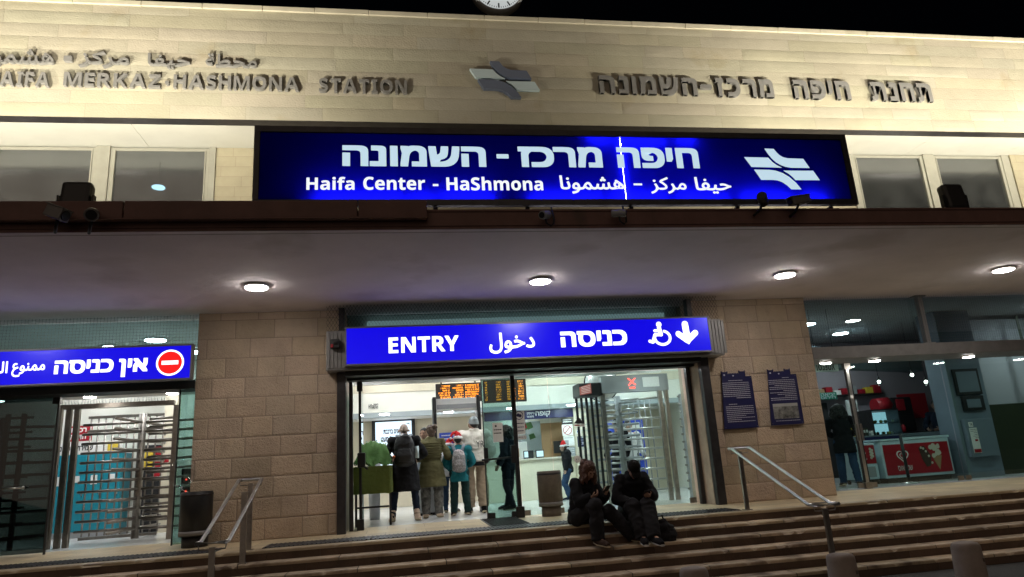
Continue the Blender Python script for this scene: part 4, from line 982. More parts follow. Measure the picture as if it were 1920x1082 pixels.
    if top:
        mb = MB(); dr = top.get('dr', .014); torso(mb, dr, top.get('hem', -.06), top.get('flare', .0)); arms(mb, dr * .9, top.get('sleeve', .95))
        if hood: mb.loft([X(J['upper'] + Vector((0, -.06, .06))), X(J['upper'] + Vector((0, -.1, .0))), X(J['upper'] + Vector((0, -.11, -.08)))], [(.1 * s, .06 * s), (.12 * s, .05 * s), (.06 * s, .03 * s)], 16, lat); mb.loft([X(J['neck'] + Vector((0, -.02, -.06))), X(J['neck'] + Vector((0, -.03, .0))), X(J['neck'] + Vector((0, -.035, .06)))], [(.12 * s, .1 * s), (.105 * s, .095 * s), (.085 * s, .085 * s)], 16, lat)
        elif top.get('collar'): mb.loft([X(J['neck'] + Vector((0, 0, -.05))), X(J['neck'] + Vector((0, .0, .045)))], [(.1 * s, .09 * s), (.075 * s, .075 * s)], 16, lat)
        remeshed(mb, top.get('name', 'jacket'), .012, C_[top['m']], t, 3, top.get('wr', .009), top.get('ws', 7))
    if coat:
        mb = MB(); torso(mb, coat.get('dr', .02), coat['hem'], coat.get('flare', .04), coat.get('waist', 0))
        if not top: arms(mb, .018)
        if coat.get('collar'): mb.loft([X(J['neck'] + Vector((0, 0, -.06))), X(J['neck'] + Vector((0, .0, .05)))], [(.12 * s, .11 * s), (.095 * s, .09 * s)], 16, lat)
        o = remeshed(mb, 'coat', .012, C_[coat['m']], t, 3, .012, coat.get('ws', 7))
        if coat.get('belt'):
            MB().loft([X(J['waist'] + Vector((0, 0, -.035))), X(J['waist'] + Vector((0, 0, .0)))], [(.196 * s, .16 * s), (.196 * s, .16 * s)], 24, lat, False).build('belt', C_[coat['m']], t)
        if coat.get('quilt'):
            for k in range(7):
                z = J['waist'].z + .05 + k * .045; rr = .197 + .028 * math.sin(min(1, k / 4.5) * 1.5); MB().loft([X((0, 0, z - .018)), X((0, 0, z)), X((0, 0, z + .018))], [(rr * s, (rr - .04) * s), ((rr + .014) * s, (rr - .024) * s), (rr * s, (rr - .04) * s)], 24, lat, False).build('quilted_band', C_[coat['m']], t)
    if shoes:
        for q, S_ in ((-1, 'L'), (1, 'R')):
            an = J['ankle' + S_]; td = Vector((toe or {}).get(S_, (q * .03, .18, -.045))); dn = Vector((0, 0, -.045)); mb = MB(); hi = shoes.get('hi', .08)
            ax = (J['knee' + S_] - an).normalized()
            mb.loft([X(an + ax * hi), X(an), X(an + dn * .6)], [.056 * s, .056 * s, .054 * s], 14); mb.loft([X(an - td * .3 + dn * .55), X(an + dn * .5 + td * .1), X(an + td * .65 + dn * .2), X(an + td * 1.12 + dn * .3)], [(.046 * s, .042 * s), (.055 * s, .052 * s), (.055 * s, .044 * s), (.036 * s, .032 * s)], 14, lath)
            sh_ = remeshed(mb, 'shoe', .009, C_[shoes['m']], t, 2)
            ORG[sh_.name] = ORG[t.name]
            mb = MB(); mb.loft([X(an - td * .36 + dn * 1.2), X(an + dn * 1.25 + td * .1), X(an + td * .7 + dn * .85), X(an + td * 1.16 + dn * .62)], [(.04 * s, .014 * s), (.052 * s, .014 * s), (.053 * s, .014 * s), (.034 * s, .012 * s)], 14, lath); mb.build('sole', C_[shoes.get('sole', 'beige_sole')], sh_)
    rdh = random.Random(len(label))
    if hair:
        mb = MB(); mb.ball(Hm((0, -.02, .035)), (.086 * s, .098 * s, .096 * s), HW, 18, 12)
        if hair['kind'] == 'short': mb.ball(Hm((0, -.05, .0)), (.078 * s, .062 * s, .075 * s), HW, 16, 10)
        elif hair['kind'] == 'stubble': mb = MB(); mb.ball(Hm((0, -.02, .024)), (.0785 * s, .096 * s, .0945 * s), HW, 18, 12); mb.ball(Hm((0, -.05, -.01)), (.066 * s, .055 * s, .06 * s), HW, 16, 10)
        elif hair['kind'] == 'bun': mb.ball(Hm((0, -.055, .0)), (.082 * s, .066 * s, .085 * s), HW, 16, 10); mb.ball(Hm((.045, -.1, .075)), (.055 * s, .05 * s, .052 * s), HW, 12, 8); mb.ball(Hm((0, -.06, -.07)), (.06 * s, .05 * s, .06 * s), HW, 12, 8)
        elif hair['kind'] in ('long', 'curly'):
            L = hair.get('len', .3)
            base = lambda v: X(J['head'] + HR @ Vector((v.x, v.y, 0)) + Vector((0, 0, v.z)))
            for k in range(130):
                a = R(rdh.uniform(48, 312)); side = abs(math.sin(a))
                c0 = Vector((.084 * math.sin(a), .088 * math.cos(a) - .02, rdh.uniform(-.02, .085)))
                dz = L * rdh.uniform(.45, 1) * (.75 if math.cos(a) > .2 else 1); out = 1.1 + rdh.uniform(.0, .5); ph = rdh.uniform(0, 6); pts = []
                for q in range(7):
                    u = q / 6; w = .016 * math.sin(ph + u * 9) * u ** .5
                    pts.append(base(Vector((c0.x * (1 + (out - 1) * min(1, u * 1.8)) + w, c0.y * (1 + (out - 1) * .8 * min(1, u * 1.8)) + .012 * math.cos(ph + u * 8) * u, c0.z - dz * u))))
                mb.loft(pts, [.02 * s, .02 * s, .018 * s, .017 * s, .015 * s, .012 * s, .006 * s], 6)
        remeshed(mb, 'hair', .0065 if hair['kind'] in ('curly', 'long') else .0085, C_[hair['m']], t, 1, .008 if hair['kind'] in ('curly', 'long', 'bun') else .003, 34)
    if hat == 'beanie':
        mb = MB(); mb.loft([Hm((0, -.02, .005)), Hm((0, -.022, .03)), Hm((0, -.02, .09)), Hm((0, -.018, .135)), Hm((0, -.016, .15))], [(.092 * s, .108 * s), (.094 * s, .11 * s), (.082 * s, .094 * s), (.045 * s, .05 * s), (.01 * s, .01 * s)], 20, rot @ hside); hb = remeshed(mb, 'beanie', .008, C_['grey_knit'], t, 2, .003, 30)
        MB().loft([Hm((0, -.02, -.005)), Hm((0, -.021, .012)), Hm((0, -.021, .03))], [(.096 * s, .112 * s), (.1 * s, .116 * s), (.096 * s, .112 * s)], 24, rot @ hside, False).build('cuff', C_['grey_knit'], hb)
    elif hat == 'cap':
        mb = MB(); mb.ball(Hm((0, -.015, .05)), (.09 * s, .104 * s, .082 * s), HW, 18, 12); mb.loft([Hm((0, .05, .045)), Hm((0, .12, .04)), Hm((0, .165, .025))], [(.075 * s, .014 * s), (.07 * s, .01 * s), (.045 * s, .008 * s)], 14, rot @ hside); remeshed(mb, 'cap', .008, C_['black_cap'], t, 2)
    elif hat and hat.startswith('santa'):
        q = -1 if hat.endswith('L') else 1
        mb = MB(); mb.loft([Hm((0, -.015, .04)), Hm((0, -.015, .08)), Hm((q * .01, -.02, .13)), Hm((q * .035, -.03, .165)), Hm((q * .075, -.04, .16)), Hm((q * .115, -.045, .11)), Hm((q * .13, -.045, .06))], [(.09 * s, .105 * s), (.09 * s, .1 * s), (.072 * s, .08 * s), (.05 * s, .055 * s), (.035 * s, .04 * s), (.022 * s, .025 * s), (.012 * s, .012 * s)], 16); hb = remeshed(mb, 'santa_hat', .008, C_['santa_red'], t, 2, .004, 20)
        mb = MB(); mb.loft([Hm((0, -.015, .02)), Hm((0, -.015, .032)), Hm((0, -.015, .062)), Hm((0, -.015, .075))], [(.092 * s, .106 * s), (.106 * s, .12 * s), (.105 * s, .118 * s), (.088 * s, .1 * s)], 22, rot @ hside); o = remeshed(mb, 'fur_trim', .008, C_['santa_white'], t, 1, .006, 40); 
        mb = MB(); mb.ball(Hm((q * .132, -.045, .04)), .03 * s); mb.build('pompom', C_['santa_white'], hb)
    return t, X, J, D
def backpack(label, X, J, D, m, w, h, dz, strap, dep=.16):
    c = J['chest'] + Vector((0, -.155 - dep * .42, dz)); t = thing('backpack', label, 'backpack', tuple(X(c)))
    lat = D((1, 0, 0)); s = (X((0, 0, 1)) - X((0, 0, 0))).length
    mb = MB(); mb.loft([X(c + Vector((0, .02, -h / 2))), X(c + Vector((0, 0, -h * .44))), X(c + Vector((0, -.01, -h * .15))), X(c + Vector((0, -.005, h * .2))), X(c + Vector((0, .01, h * .42))), X(c + Vector((0, .03, h * .5)))], [(w * .38 * s, dep * .3 * s), (w * .49 * s, dep * .48 * s), (w * .5 * s, dep * .52 * s), (w * .47 * s, dep * .47 * s), (w * .36 * s, dep * .36 * s), (w * .16 * s, dep * .2 * s)], 18, lat)
    remeshed(mb, 'bag_body', .01, C_[m], t, 2, .006, 10)
    mb = MB(); mb.loft([X(c + Vector((0, -dep * .5, -h * .38))), X(c + Vector((0, -dep * .56, -h * .2))), X(c + Vector((0, -dep * .5, h * .02)))], [(w * .34 * s, .03 * s), (w * .38 * s, .045 * s), (w * .3 * s, .02 * s)], 16, lat); remeshed(mb, 'front_pocket', .009, C_[m], t, 2, .004, 12)
    for S_, q in (('L', -1), ('R', 1)):
        sh = J['sh' + S_]; k = Vector((sh.x * .55, sh.y, sh.z + .085))
        mb = MB(); mb.loft([X(c + Vector((q * w * .2, dep * .2, h * .42))), X(k + Vector((0, -.075, .01))), X(k + Vector((0, 0, .022))), X(k + Vector((0, .1, -.03))), X(k + Vector((q * .02, .15, -.16)))], [(.034 * s, .01 * s)] * 5, 10, lat); mb.build('shoulder_strap', C_[strap], t)
    return t, c, s
# the queue at the entry, seen from behind
qa = person('person in a long black coat and dark jeans wearing a black backpack', (.0, 13.1, 0), 0, 1.76,
            dict(head=(.0, .075, 1.60), neck=(0, .03, 1.475), ankleL=(-.185, -.03, .085), ankleR=(.165, -.02, .085), kneeL=(-.15, .0, .5), kneeR=(.14, .01, .5), elL=(-.275, -.02, 1.16), wrL=(-.2, .2, 1.1), elR=(.285, -.01, 1.16), wrR=(.2, .22, 1.1)),
            coat=dict(m='black_knit', hem=-.42, flare=.07, dr=.045), legs=dict(m='dark_denim', dr=.0), shoes=dict(m='tan_boots', hi=.13), hair=dict(kind='stubble', m='grey_hair'), head_dir=(0, .8, -.5))
bp, bc_, bs = backpack('black backpack with grey straps worn over the long black coat', qa[1], qa[2], qa[3], 'bag_black', .36, .54, -.02, 'strap_grey', .2)
MB().ball(qa[1](bc_ + Vector((-.15, -.05, -.12))), (.03, .04, .03)).build('orange_tab', mat('orange_cloth', (.6, .14, .03), .7), bp); MB().loft([qa[1](bc_ + Vector((.18, 0, -.16))), qa[1](bc_ + Vector((.18, 0, .05)))], .035, 12).build('bottle', M['paleblue'], bp)
qb = person('person in belted olive coat and camouflage trousers, brown hair pinned up', (.5, 13.5, 0), R(-6), 1.70,
            dict(elR=(.27, .02, 1.14), wrR=(.2, .2, 1.02), elL=(-.24, .02, 1.16), wrL=(-.12, .24, 1.1)), gender='f',
            coat=dict(m='olive_coat', hem=-.36, flare=.085, dr=.045, waist=.01, collar=True, belt=True, quilt=True), legs=dict(m='camo', flare=1.25, dr=.012), shoes=dict(m='tan_boots'), hair=dict(kind='bun', m='brown_hair'), head_dir=(-.3, .9, -.1))
qc = person('child in red santa hat, teal top and dark green trousers', (1.03, 13.55, 0), R(-4), 1.50,
            dict(elR=(.25, .02, 1.15), wrR=(.15, .2, 1.05), wrL=(-.15, .2, 1.0), ankleL=(-.12, -.04, .085), ankleR=(.13, .05, .085)),
            top=dict(m='teal_top', hem=-.22, flare=.02, dr=.03, name='tunic', collar=True), legs=dict(m='green_trousers', flare=1.2, dr=.01), shoes=dict(m='brown_shoe'), hair=dict(kind='short', m='black_hair'), hat='santa_L')
b2, c2, s2 = backpack('small silver sequinned backpack on the child in the teal top', qc[1], qc[2], qc[3], 'sequin', .3, .46, -.09, 'grey_shirt', .15)
qd = person('person in cream hooded jacket, khaki trousers and grey beanie', (1.36, 13.75, 0), R(5), 1.82,
            dict(elL=(-.25, -.01, 1.14), wrL=(-.2, .18, 1.0), elR=(.26, -.02, 1.14), wrR=(.2, .16, .98), ankleL=(-.1, .06, .085), ankleR=(.1, -.05, .085), kneeR=(.1, .02, .5)),
            top=dict(m='cream_hoodie', hem=.0, flare=.012, dr=.055, wr=.014), hood=True, legs=dict(m='khaki', flare=1.45, dr=.014, wr=.013, to=.05), shoes=dict(m='black_knit', hi=.09), hair=dict(kind='short', m='black_hair'), hat='beanie', head_dir=(-.35, .9, 0))
MB().loft([qd[1](Vector((0, 0, .86))), qd[1](Vector((0, 0, .93)))], [(.225, .17), (.225, .17)], 24, qd[3]((1, 0, 0)), False).build('shirt_hem', C_['black_knit'], qd[0])
mb = MB().use(M['ink']); dq = qd[3]((1, 0, 0))
vs, fs = text_geo('YR', -.0, .12, 1.19, 1.31, 0, bold=0)
mb.add(([qd[1](Vector((x, -.19 - .0005 - .03 * max(0, 1 - abs(x) * 6) * 0 - (0.012 if z < 1.24 else 0), z))) for x, y, z in vs], fs)); mb.build('print', None, qd[0], recalc=False)
# people further in
person('guard in a grey shirt beyond the queue, face turned to the olive-coated person', (.42, 14.6, 0), R(150), 1.72, dict(wrL=(-.1, .3, 1.1), wrR=(.1, .3, 1.1), elL=(-.25, .06, 1.15), elR=(.25, .06, 1.15)), top=dict(m='grey_shirt', hem=-.06), legs=dict(m='dark_denim'), shoes=dict(m='black_knit'), hair=dict(kind='short', m='black_hair'), face=True, voxel=.012)
person('child in a red santa hat half hidden between the queue of people', (.92, 14.75, 0), R(-20), 1.42, top=dict(m='white_shirt'), legs=dict(m='jeans'), shoes=dict(m='black_knit'), hair=dict(kind='short', m='brown_hair'), hat='santa_R', voxel=.012)
person('person in dark navy clothes standing behind the glass door leaf at the counter', (2.08, 14.2, 0), R(60), 1.66, dict(elR=(.25, .0, 1.15), wrR=(.2, .24, 1.05), ankleL=(-.12, -.12, .085), ankleR=(.1, .12, .085)), top=dict(m='navy_jacket', hem=-.14, dr=.03), hood=True, legs=dict(m='navy_jacket'), shoes=dict(m='black_knit'), hair=dict(kind='long', m='black_hair', len=.22), voxel=.012)
person('boy in red santa hat, black jacket and jeans walking by the counter', (3.7, 15.9, 0), R(76), 1.30, dict(pelvis=(0, -.03, .93), hipL=(-.09, -.02, .9), hipR=(.09, -.02, .9), kneeL=(-.08, .14, .52), ankleL=(-.08, -.12, .1), kneeR=(.08, .1, .5), ankleR=(.08, .0, .085), head=(0, .07, 1.60), neck=(0, .02, 1.47), wrL=(-.2, .05, .9), wrR=(.2, .02, .9)),
       top=dict(m='black_knit', hem=-.1, dr=.03), hood=True, legs=dict(m='jeans', dr=.014, flare=1.1), shoes=dict(m='dark_denim', sole='white_shirt'), hair=dict(kind='short', m='brown_hair'), hat='santa_R', face=True)
person('person in a white top and dark trousers beyond the right turnstile bars', (5.15, 15.6, 0), R(190), 1.7, top=dict(m='white_shirt'), legs=dict(m='navy_jacket'), shoes=dict(m='black_knit'), hair=dict(kind='short', m='black_hair'), face=True, voxel=.013)
person('person in black beyond the right turnstile, beside the blue machine', (4.75, 15.2, 0), R(20), 1.72, top=dict(m='black_knit'), legs=dict(m='black_knit'), shoes=dict(m='black_knit'), hair=dict(kind='short', m='black_hair'), voxel=.013)
# the shop
person('person with long black hair, black coat and jeans in the shop doorway', (9.13, 13.5, 0), R(-28), 1.68, dict(elL=(-.24, .02, 1.16), wrL=(-.14, .22, 1.08), elR=(.24, .02, 1.16), wrR=(.14, .22, 1.08), ankleL=(-.11, .06, .085), ankleR=(.12, -.1, .085)), gender='f',
       coat=dict(m='black_knit', hem=-.24, flare=.03, dr=.035), legs=dict(m='jeans', flare=1.15), shoes=dict(m='black_knit', hi=.08), hair=dict(kind='curly', m='black_hair', len=.3), head_dir=(.1, .9, -.1))
person('shop keeper with dark hair in a dark shirt behind the display counter', (12.75, 15.0, 0), R(115), 1.74, dict(wrL=(-.12, .3, 1.08), wrR=(.12, .3, 1.08), elL=(-.25, .04, 1.15), elR=(.25, .04, 1.15)), skin='skin_dark', top=dict(m='dark_denim'), legs=dict(m='black_knit'), shoes=dict(m='black_knit'), hair=dict(kind='short', m='black_hair'), face=True, head_dir=(0, .9, -.35), voxel=.012)
# the seated pair on the top step
sa = person('person with long auburn hair and black jacket sitting on the top step', (2.44, 9.93, 0), R(205), 1.72,
            dict(pelvis=(0, 0, .11), waist=(0, .02, .24), chest=(0, .09, .42), upper=(0, .145, .55), neck=(0, .175, .62), head=(0, .265, .745),
                 hipL=(-.09, .03, .1), hipR=(.095, .03, .1), kneeR=(.12, .46, .27), ankleR=(.16, .5, -.17), kneeL=(-.17, .44, .17), ankleL=(-.42, .62, -.17),
                 shL=(-.17, .13, .565), shR=(.17, .13, .565), elL=(-.235, .25, .33), wrL=(-.12, .45, .42), elR=(.22, .25, .32), wrR=(.1, .38, .38)), gender='f',
            top=dict(m='black_knit', hem=-.09, dr=.03, wr=.012), legs=dict(m='dark_cord', flare=1.3, dr=.014, wr=.014), shoes=dict(m='brown_shoe', hi=.1), hair=dict(kind='curly', m='auburn_hair', len=.26), face=True, voxel=.0068, wide=.92,
            head_dir=(0, .72, -.68), toe=dict(R=(0, .17, -.045), L=(-.08, .16, -.045)), grip=dict(L=(.6, .2, .8), R=(-.5, .2, .8)), curl=.75)
p = sa[1](Vector((-.045, .545, .475)))
t = thing('phone', 'dark phone held up by the auburn-haired person on the step', 'phone', tuple(p)); q = Matrix.Rotation(R(205), 3, 'Z') @ Matrix.Rotation(R(40), 3, 'X')
MB().obox(p, (.074, .15, .009), q, .003).build('case', M['rubber'], t); MB().obox(p + q @ Vector((0, 0, .0055)), (.066, .138, .001), q).build('screen', M['board'], t)
sb = person('person in black hoodie and black cap sitting bent over a phone', (3.2, 9.93, 0), R(178), 1.76,
            dict(pelvis=(0, 0, .11), waist=(0, .02, .25), chest=(0, .1, .43), upper=(0, .16, .55), neck=(0, .205, .615), head=(0, .315, .70),
                 hipL=(-.095, .03, .1), hipR=(.095, .03, .1), kneeR=(.12, .45, .22), ankleR=(.07, .62, -.17), kneeL=(-.1, .46, .22), ankleL=(-.06, .72, -.17),
                 shL=(-.18, .15, .565), shR=(.18, .15, .565), elL=(-.27, .25, .33), wrL=(-.15, .43, .34), elR=(.27, .22, .31), wrR=(.06, .33, .235)),
            top=dict(m='black_knit', hem=-.09, dr=.034, wr=.012), hood=True, legs=dict(m='dark_cord', flare=1.35, dr=.014, wr=.014), shoes=dict(m='black_knit', sole='white_shirt'), hair=dict(kind='short', m='black_hair'), hat='cap', face=True, voxel=.0068, wide=.93,
            head_dir=(0, .55, -.84), grip=dict(L=(.6, .2, .8), R=(-.2, .3, .6)), curl=.7)
p = sb[1](Vector((-.075, .52, .385)))
t = thing('phone', 'dark phone held in the hand of the person in the black cap', 'phone', tuple(p)); q = Matrix.Rotation(R(178), 3, 'Z') @ Matrix.Rotation(R(25), 3, 'X')
MB().obox(p, (.074, .15, .009), q, .003).build('case', M['rubber'], t); MB().obox(p + q @ Vector((0, 0, .0055)), (.066, .138, .001), q).build('screen', M['board'], t)
t = thing('bag', 'slumped dark grey cloth bag on the second step beside the person in the black cap', 'bag', (3.5, 9.46, -.26))
mb = MB(); mb.loft([(3.5, 9.46, -.255), (3.5, 9.46, -.2), (3.49, 9.48, -.08), (3.47, 9.5, .0)], [(.13, .1), (.15, .11), (.13, .08), (.05, .04)], 16, (1, 0, .1)); mb.ball((3.46, 9.44, -.1), (.09, .07, .07)); remeshed(mb, 'sack', .01, C_['dark_cord'], t, 2, .02, 9)
mb = MB(); mb.loft([(3.42, 9.5, -.03), (3.41, 9.46, .06), (3.48, 9.47, .07), (3.52, 9.5, -.02)], [.012] * 4, 8); mb.build('handle', C_['black_knit'], t)
# ------------------------------------------------------------------ hall furniture and signs
def simple_board(name, label, cat, x0, x1, z0, z1, y, d, m, extra=(), group=None):
    t = thing(name, label, cat, ((x0 + x1) / 2, y + d, z0), group)
    MB().box(x0, x1, y, y + d, z0, z1, .004).build('panel', M[m], t)
    for nm, mm, fn in extra:
        mb = MB().use(M[mm]); fn(mb); mb.build(nm, None, t, recalc=False)
    return t
def geo(s, x0, x1, z0, z1, y, bold=.02, sq=False): return lambda mb: mb.add(text_geo(s, x0, x1, z0, z1, y, bold=bold, square=sq))
def led_rows(x0, x1, z0, z1, y, n, cols, seed):
    def f(mb):
        rd = random.Random(seed); dz = (z1 - z0) / n; h = dz * .6
        for i in range(n):
            z = z0 + i * dz + dz * .2
            for a, b, dens in cols:
                xa, xb = x0 + (x1 - x0) * a, x0 + (x1 - x0) * b; x = xa + (0 if dens > .9 else rd.uniform(0, (xb - xa) * .5))
                while x < xb - .012:                           # dotted capital-like strokes
                    w = rd.uniform(.012, .022); k = rd.random()
                    mb.face([(x, y, z), (x + .006, y, z), (x + .006, y, z + h), (x, y, z + h)]) if k > .3 else None
                    q = rd.choice([0, h * .42, h * .82]); mb.face([(x + .0065, y, z + q), (x + w, y, z + q), (x + w, y, z + q + h * .2), (x + .0065, y, z + q + h * .2)])
                    q2 = h * .82 if q < h * .5 else 0; mb.face([(x + .0065, y, z + q2), (x + w * .9, y, z + q2), (x + w * .9, y, z + q2 + h * .18), (x + .0065, y, z + q2 + h * .18)])
                    x += w + .009
    return f
def board(label, px0, px1, pt, pb, Y, cols, n, seed):
    a, b = onY(px0, (pt + pb) / 2, Y), onY(px1, (pt + pb) / 2, Y); z1, z0 = onY((px0 + px1) / 2, pt, Y).z, onY((px0 + px1) / 2, pb, Y).z
    t = thing('departure_board', label, 'display board', ((a.x + b.x) / 2, Y + .1, z1))
    MB().box(a.x - .02, b.x + .02, Y, Y + .12, z0 - .02, z1 + .02, .006).build('case', M['board'], t)
    mb = MB().use(M['led']); led_rows(a.x + .02, b.x - .02, z0 + .01, z1 - .01, Y - .004, n, cols, seed)(mb); mb.build('led_text', None, t, recalc=False)
    mb = MB(); mb.cyl((a.x + .1, Y + .06, z1), (a.x + .1, Y + .06, 3.6), .015, None, 8); mb.cyl((b.x - .1, Y + .06, z1), (b.x - .1, Y + .06, 3.6), .015, None, 8); mb.build('hanger', M['darksteel'], t)
board('orange departure board over the detector arch, left one of the two', 819, 901, 720, 752, 14.5, [(.0, .3, .5), (.36, .62, .6), (.66, 1, .95)], 7, 4)
board('orange departure board behind the black door post, right one of the two', 908, 985, 713, 752, 14.5, [(.0, .06, 1), (.28, .42, 1), (.56, .76, 1), (.84, .98, 1)], 8, 9)
ceiling_lamp(2.9, 17.75, 2.198, .12, 'added round lamp inside the ticket office, hidden by the ticket sign', 'round lamps under the low hall ceiling', 'hall_lamp', .03)  # lamp added to light the dark ticket office
# television
a, b = onY(697, 790, 18.45), onY(780, 870, 18.45)
t = thing('television', 'large black framed screen on the hall back wall with dark Hebrew words', 'screen', ((a.x + b.x) / 2, 18.55, .85))
zt = onY(740, 783, 18.45).z; MB().box(a.x, b.x, 18.45, 18.58, .8, zt, .01).build('frame', M['rubber'], t)
MB().box(a.x + .09, b.x - .09, 18.44, 18.4485, .9, zt - .1).build('display', M['screen'], t)
mb = MB().use(M['navy']); mb.add(text_px(heb('קונים ברכבת'), 719, 805, 752, 816, 18.435, bold=.04)); mb.add(text_px(heb('מתחיל מעט'), 714, 817, 752, 828, 18.434, bold=.04)); mb.build('lettering', None, t, recalc=False)
mb = MB().use(M['ink']); c = onY(765, 795, 18.43); mb.face([(c.x - .06, 18.433, c.z + .02), (c.x + .02, 18.433, c.z + .03), (c.x + .07, 18.433, c.z - .03), (c.x + .03, 18.433, c.z)]); mb.build('emblem', None, t, recalc=False)
# detector arch
t = thing('detector_arch', 'walk-through metal detector arch with dark posts over the queue', 'detector', (1.1, 14.2, 0))
for px0, pxb in ((814, 821), (896, 903)):
    x = onY(px0, 760, 14.2).x
    MB().box(x - .035, x + .035, 14.05, 14.5, 0, 2.3, .008).build('post', M['rubber'], t)
x0, x1 = onY(814, 760, 14.2).x, onY(896, 760, 14.2).x
MB().box(x0 + .037, x1 - .037, 14.1, 14.45, 2.02, 2.26, .01).build('crossbar', M['white'], t)
MB().box(x0 + .05, x1 - .05, 14.085, 14.098, 2.05, 2.14).build('display', M['plasticgrey'], t)
# covered scanner with tarpaulin
t = thing('covered_scanner', 'luggage scanner table hidden under a crumpled green tarpaulin left of the queue', 'scanner', (-.45, 13.0, 0))
mb = MB().use(M['tarp']); N = 34; g = []
for j in range(N + 1):
    r = []
    for i in range(N + 1):
        u, v = i / N, j / N; x = -.88 + .66 * u; y = 12.55 + 1.5 * v
        edge = min(u, 1 - u, v, 1 - v); z = .98 + .43 * (math.sin(min(1, edge * 4) * 1.57)) * (.7 + .45 * noise.noise(Vector((u * 2.2, v * 2, 2))) + .3 * (v ** .7)) * (1.0 - .3 * u)
        z += .035 * (1 - 2 * abs(noise.noise(Vector((u * 7 - v * 3, v * 7 + u * 2, 9))))) + .07 * (1 - 2 * abs(noise.noise(Vector((u * 3 + 3 + v * 1.5, v * 3, 5))))) + .02 * noise.noise(Vector((u * 17, v * 14, 1)))
        r.append(mb.bm.verts.new((x, y, z)))
    g.append(r)
for j in range(N):
    for i in range(N):
        f = mb.bm.faces.new((g[j][i], g[j][i + 1], g[j + 1][i + 1], g[j + 1][i])); f.smooth = True
mb.build('tarpaulin', None, t)
mb = MB().use(M['tarpskirt']); pr = None
path = [(-.88, 13.9), (-.88, 12.53)] + [(-.88 + .06 * k, 12.53) for k in range(1, 11)] + [(-.25, 12.53), (-.215, 12.9), (-.215, 13.9)]
rows = []
for q in range(9):
    z = 1.0 - q * .058
    rows.append([mb.bm.verts.new((x + .012 * noise.noise(Vector((k * .9, q * .5, 3))), y - .01 - q * .003 + .025 * noise.noise(Vector((k * .7, q * .3, 7))), z - (.02 * noise.noise(Vector((k * .5, 0, 1))) if q == 8 else 0))) for k, (x, y) in enumerate(path)])
for q in range(8):
    for k in range(len(path) - 1):
        f = mb.bm.faces.new((rows[q][k], rows[q + 1][k], rows[q + 1][k + 1], rows[q][k + 1])); f.smooth = True
mb.build('tarpaulin_skirt', None, t, recalc=False)
for x, y in ((-.84, 12.58), (-.26, 12.58), (-.84, 13.9), (-.26, 13.9)): MB().box(x - .018, x + .018, y - .018, y + .018, 0, .96).build('leg', M['blackmetal'], t)
mb = MB(); mb.box(-.82, -.28, 12.57, 12.59, .3, .33); mb.box(-.86, -.23, 12.56, 13.92, .93, .955); mb.build('frame', M['blackmetal'], t)
t = thing('scanner_cabinet', 'grey luggage scanner cabinet in front of the queue at knee height', 'cabinet', (.3, 14.3, 0))
MB().box(.15, .62, 14.35, 15.3, .05, .78, .03).build('body', M['plasticgrey'], t); MB().box(.2, .57, 14.335, 14.348, .55, .6).build('label_strip', M['white'], t); MB().box(.17, .6, 14.4, 15.2, 0, .048).build('plinth', M['rubber'], t)
t = thing('pot_plant', 'small white flowering plant behind the green tarpaulin', 'plant', (-.6, 14.25, 0))
MB().lathe((-.6, 14.3, 0), [(.1, 0), (.13, 1.1), (.12, 1.12), (.001, 1.1)], 16).build('pot', M['plasticgrey'], t)
mb = MB(); rd = random.Random(2)
for k in range(70):
    c = Vector((-.6 + rd.uniform(-.22, .25), 14.3 + rd.uniform(-.15, .15), 1.2 + rd.uniform(0, .3))); mb.use(M['petal'] if rd.random() < .45 else M['leaf'])
    d = Vector((rd.uniform(-1, 1), rd.uniform(-1, 1), rd.uniform(-.3, 1))).normalized(); e = d.orthogonal().normalized() * .018
    mb.face([c, c + d * .03 + e, c + d * .07, c + d * .03 - e])
mb.build('foliage', None, t, recalc=False)
# ticket counter
t = thing('ticket_counter', 'pale stone ticket counter with a lit office window above it', 'counter', (3.2, 17.0, 0))
MB().box(1.9, 4.18, 17.0, 17.5, 0, .95, .01).build('front', M['beige'], t); MB().box(1.88, 4.2, 16.95, 17.6, .952, .99, .006).build('top', M['cream'], t)
MB().box(4.19, 4.56, 16.86, 17.6, 0, 2.14).build('pillar', M['beige'], t)
MB().box(1.9, 4.18, 18.3, 18.4, .99, 2.14).build('office_wall', M['hallwall'], t)
mb = MB().use(M['hallgrey']); mb.box(2.95, 3.6, 18.24, 18.29, 1.15, 1.95); mb.build('office_window', None, t)
mb = MB(); rd = random.Random(8)
for k in range(9):
    cx, cz = 2.97 + rd.uniform(0, .5), 1.2 + rd.uniform(0, .6); mb.use(M[rd.choice(['leaf', 'green', 'plasticgrey', 'leaf', 'red'])]); w = rd.uniform(.12, .24)
    mb.face([(cx, 18.236 - k * .0005, cz), (cx + w, 18.236 - k * .0005, cz + .05), (cx + w * .7, 18.236 - k * .0005, cz + w), (cx - .02, 18.236 - k * .0005, cz + w * .8)])
mb.build('stained_pane', None, t, recalc=False)
a, b = onY(986, 775, 16.9), onY(1074, 775, 16.9)
t = simple_board('ticket_sign', 'navy sign with pale Hebrew word for tickets over the counter', 'sign', 1.95, b.x, 1.93, 2.14, 16.87, .05, 'navy',
   [('lettering', 'white', lambda mb: (mb.add(text_px(heb('קופה'), 1004, 771, 1032, 782, 16.864, bold=.02, square=False)), mb.add(text_px(SB('TICKETS'), 988, 779.5, 1001, 783, 16.864)), mb.add(text_px(heb('כרטיסים'), 988, 773, 1002, 777, 16.864, bold=.02))))])
t = thing('wood_panel', 'plain pale wood panel standing in the ticket office window', 'panel', (3.55, 17.6, .99))
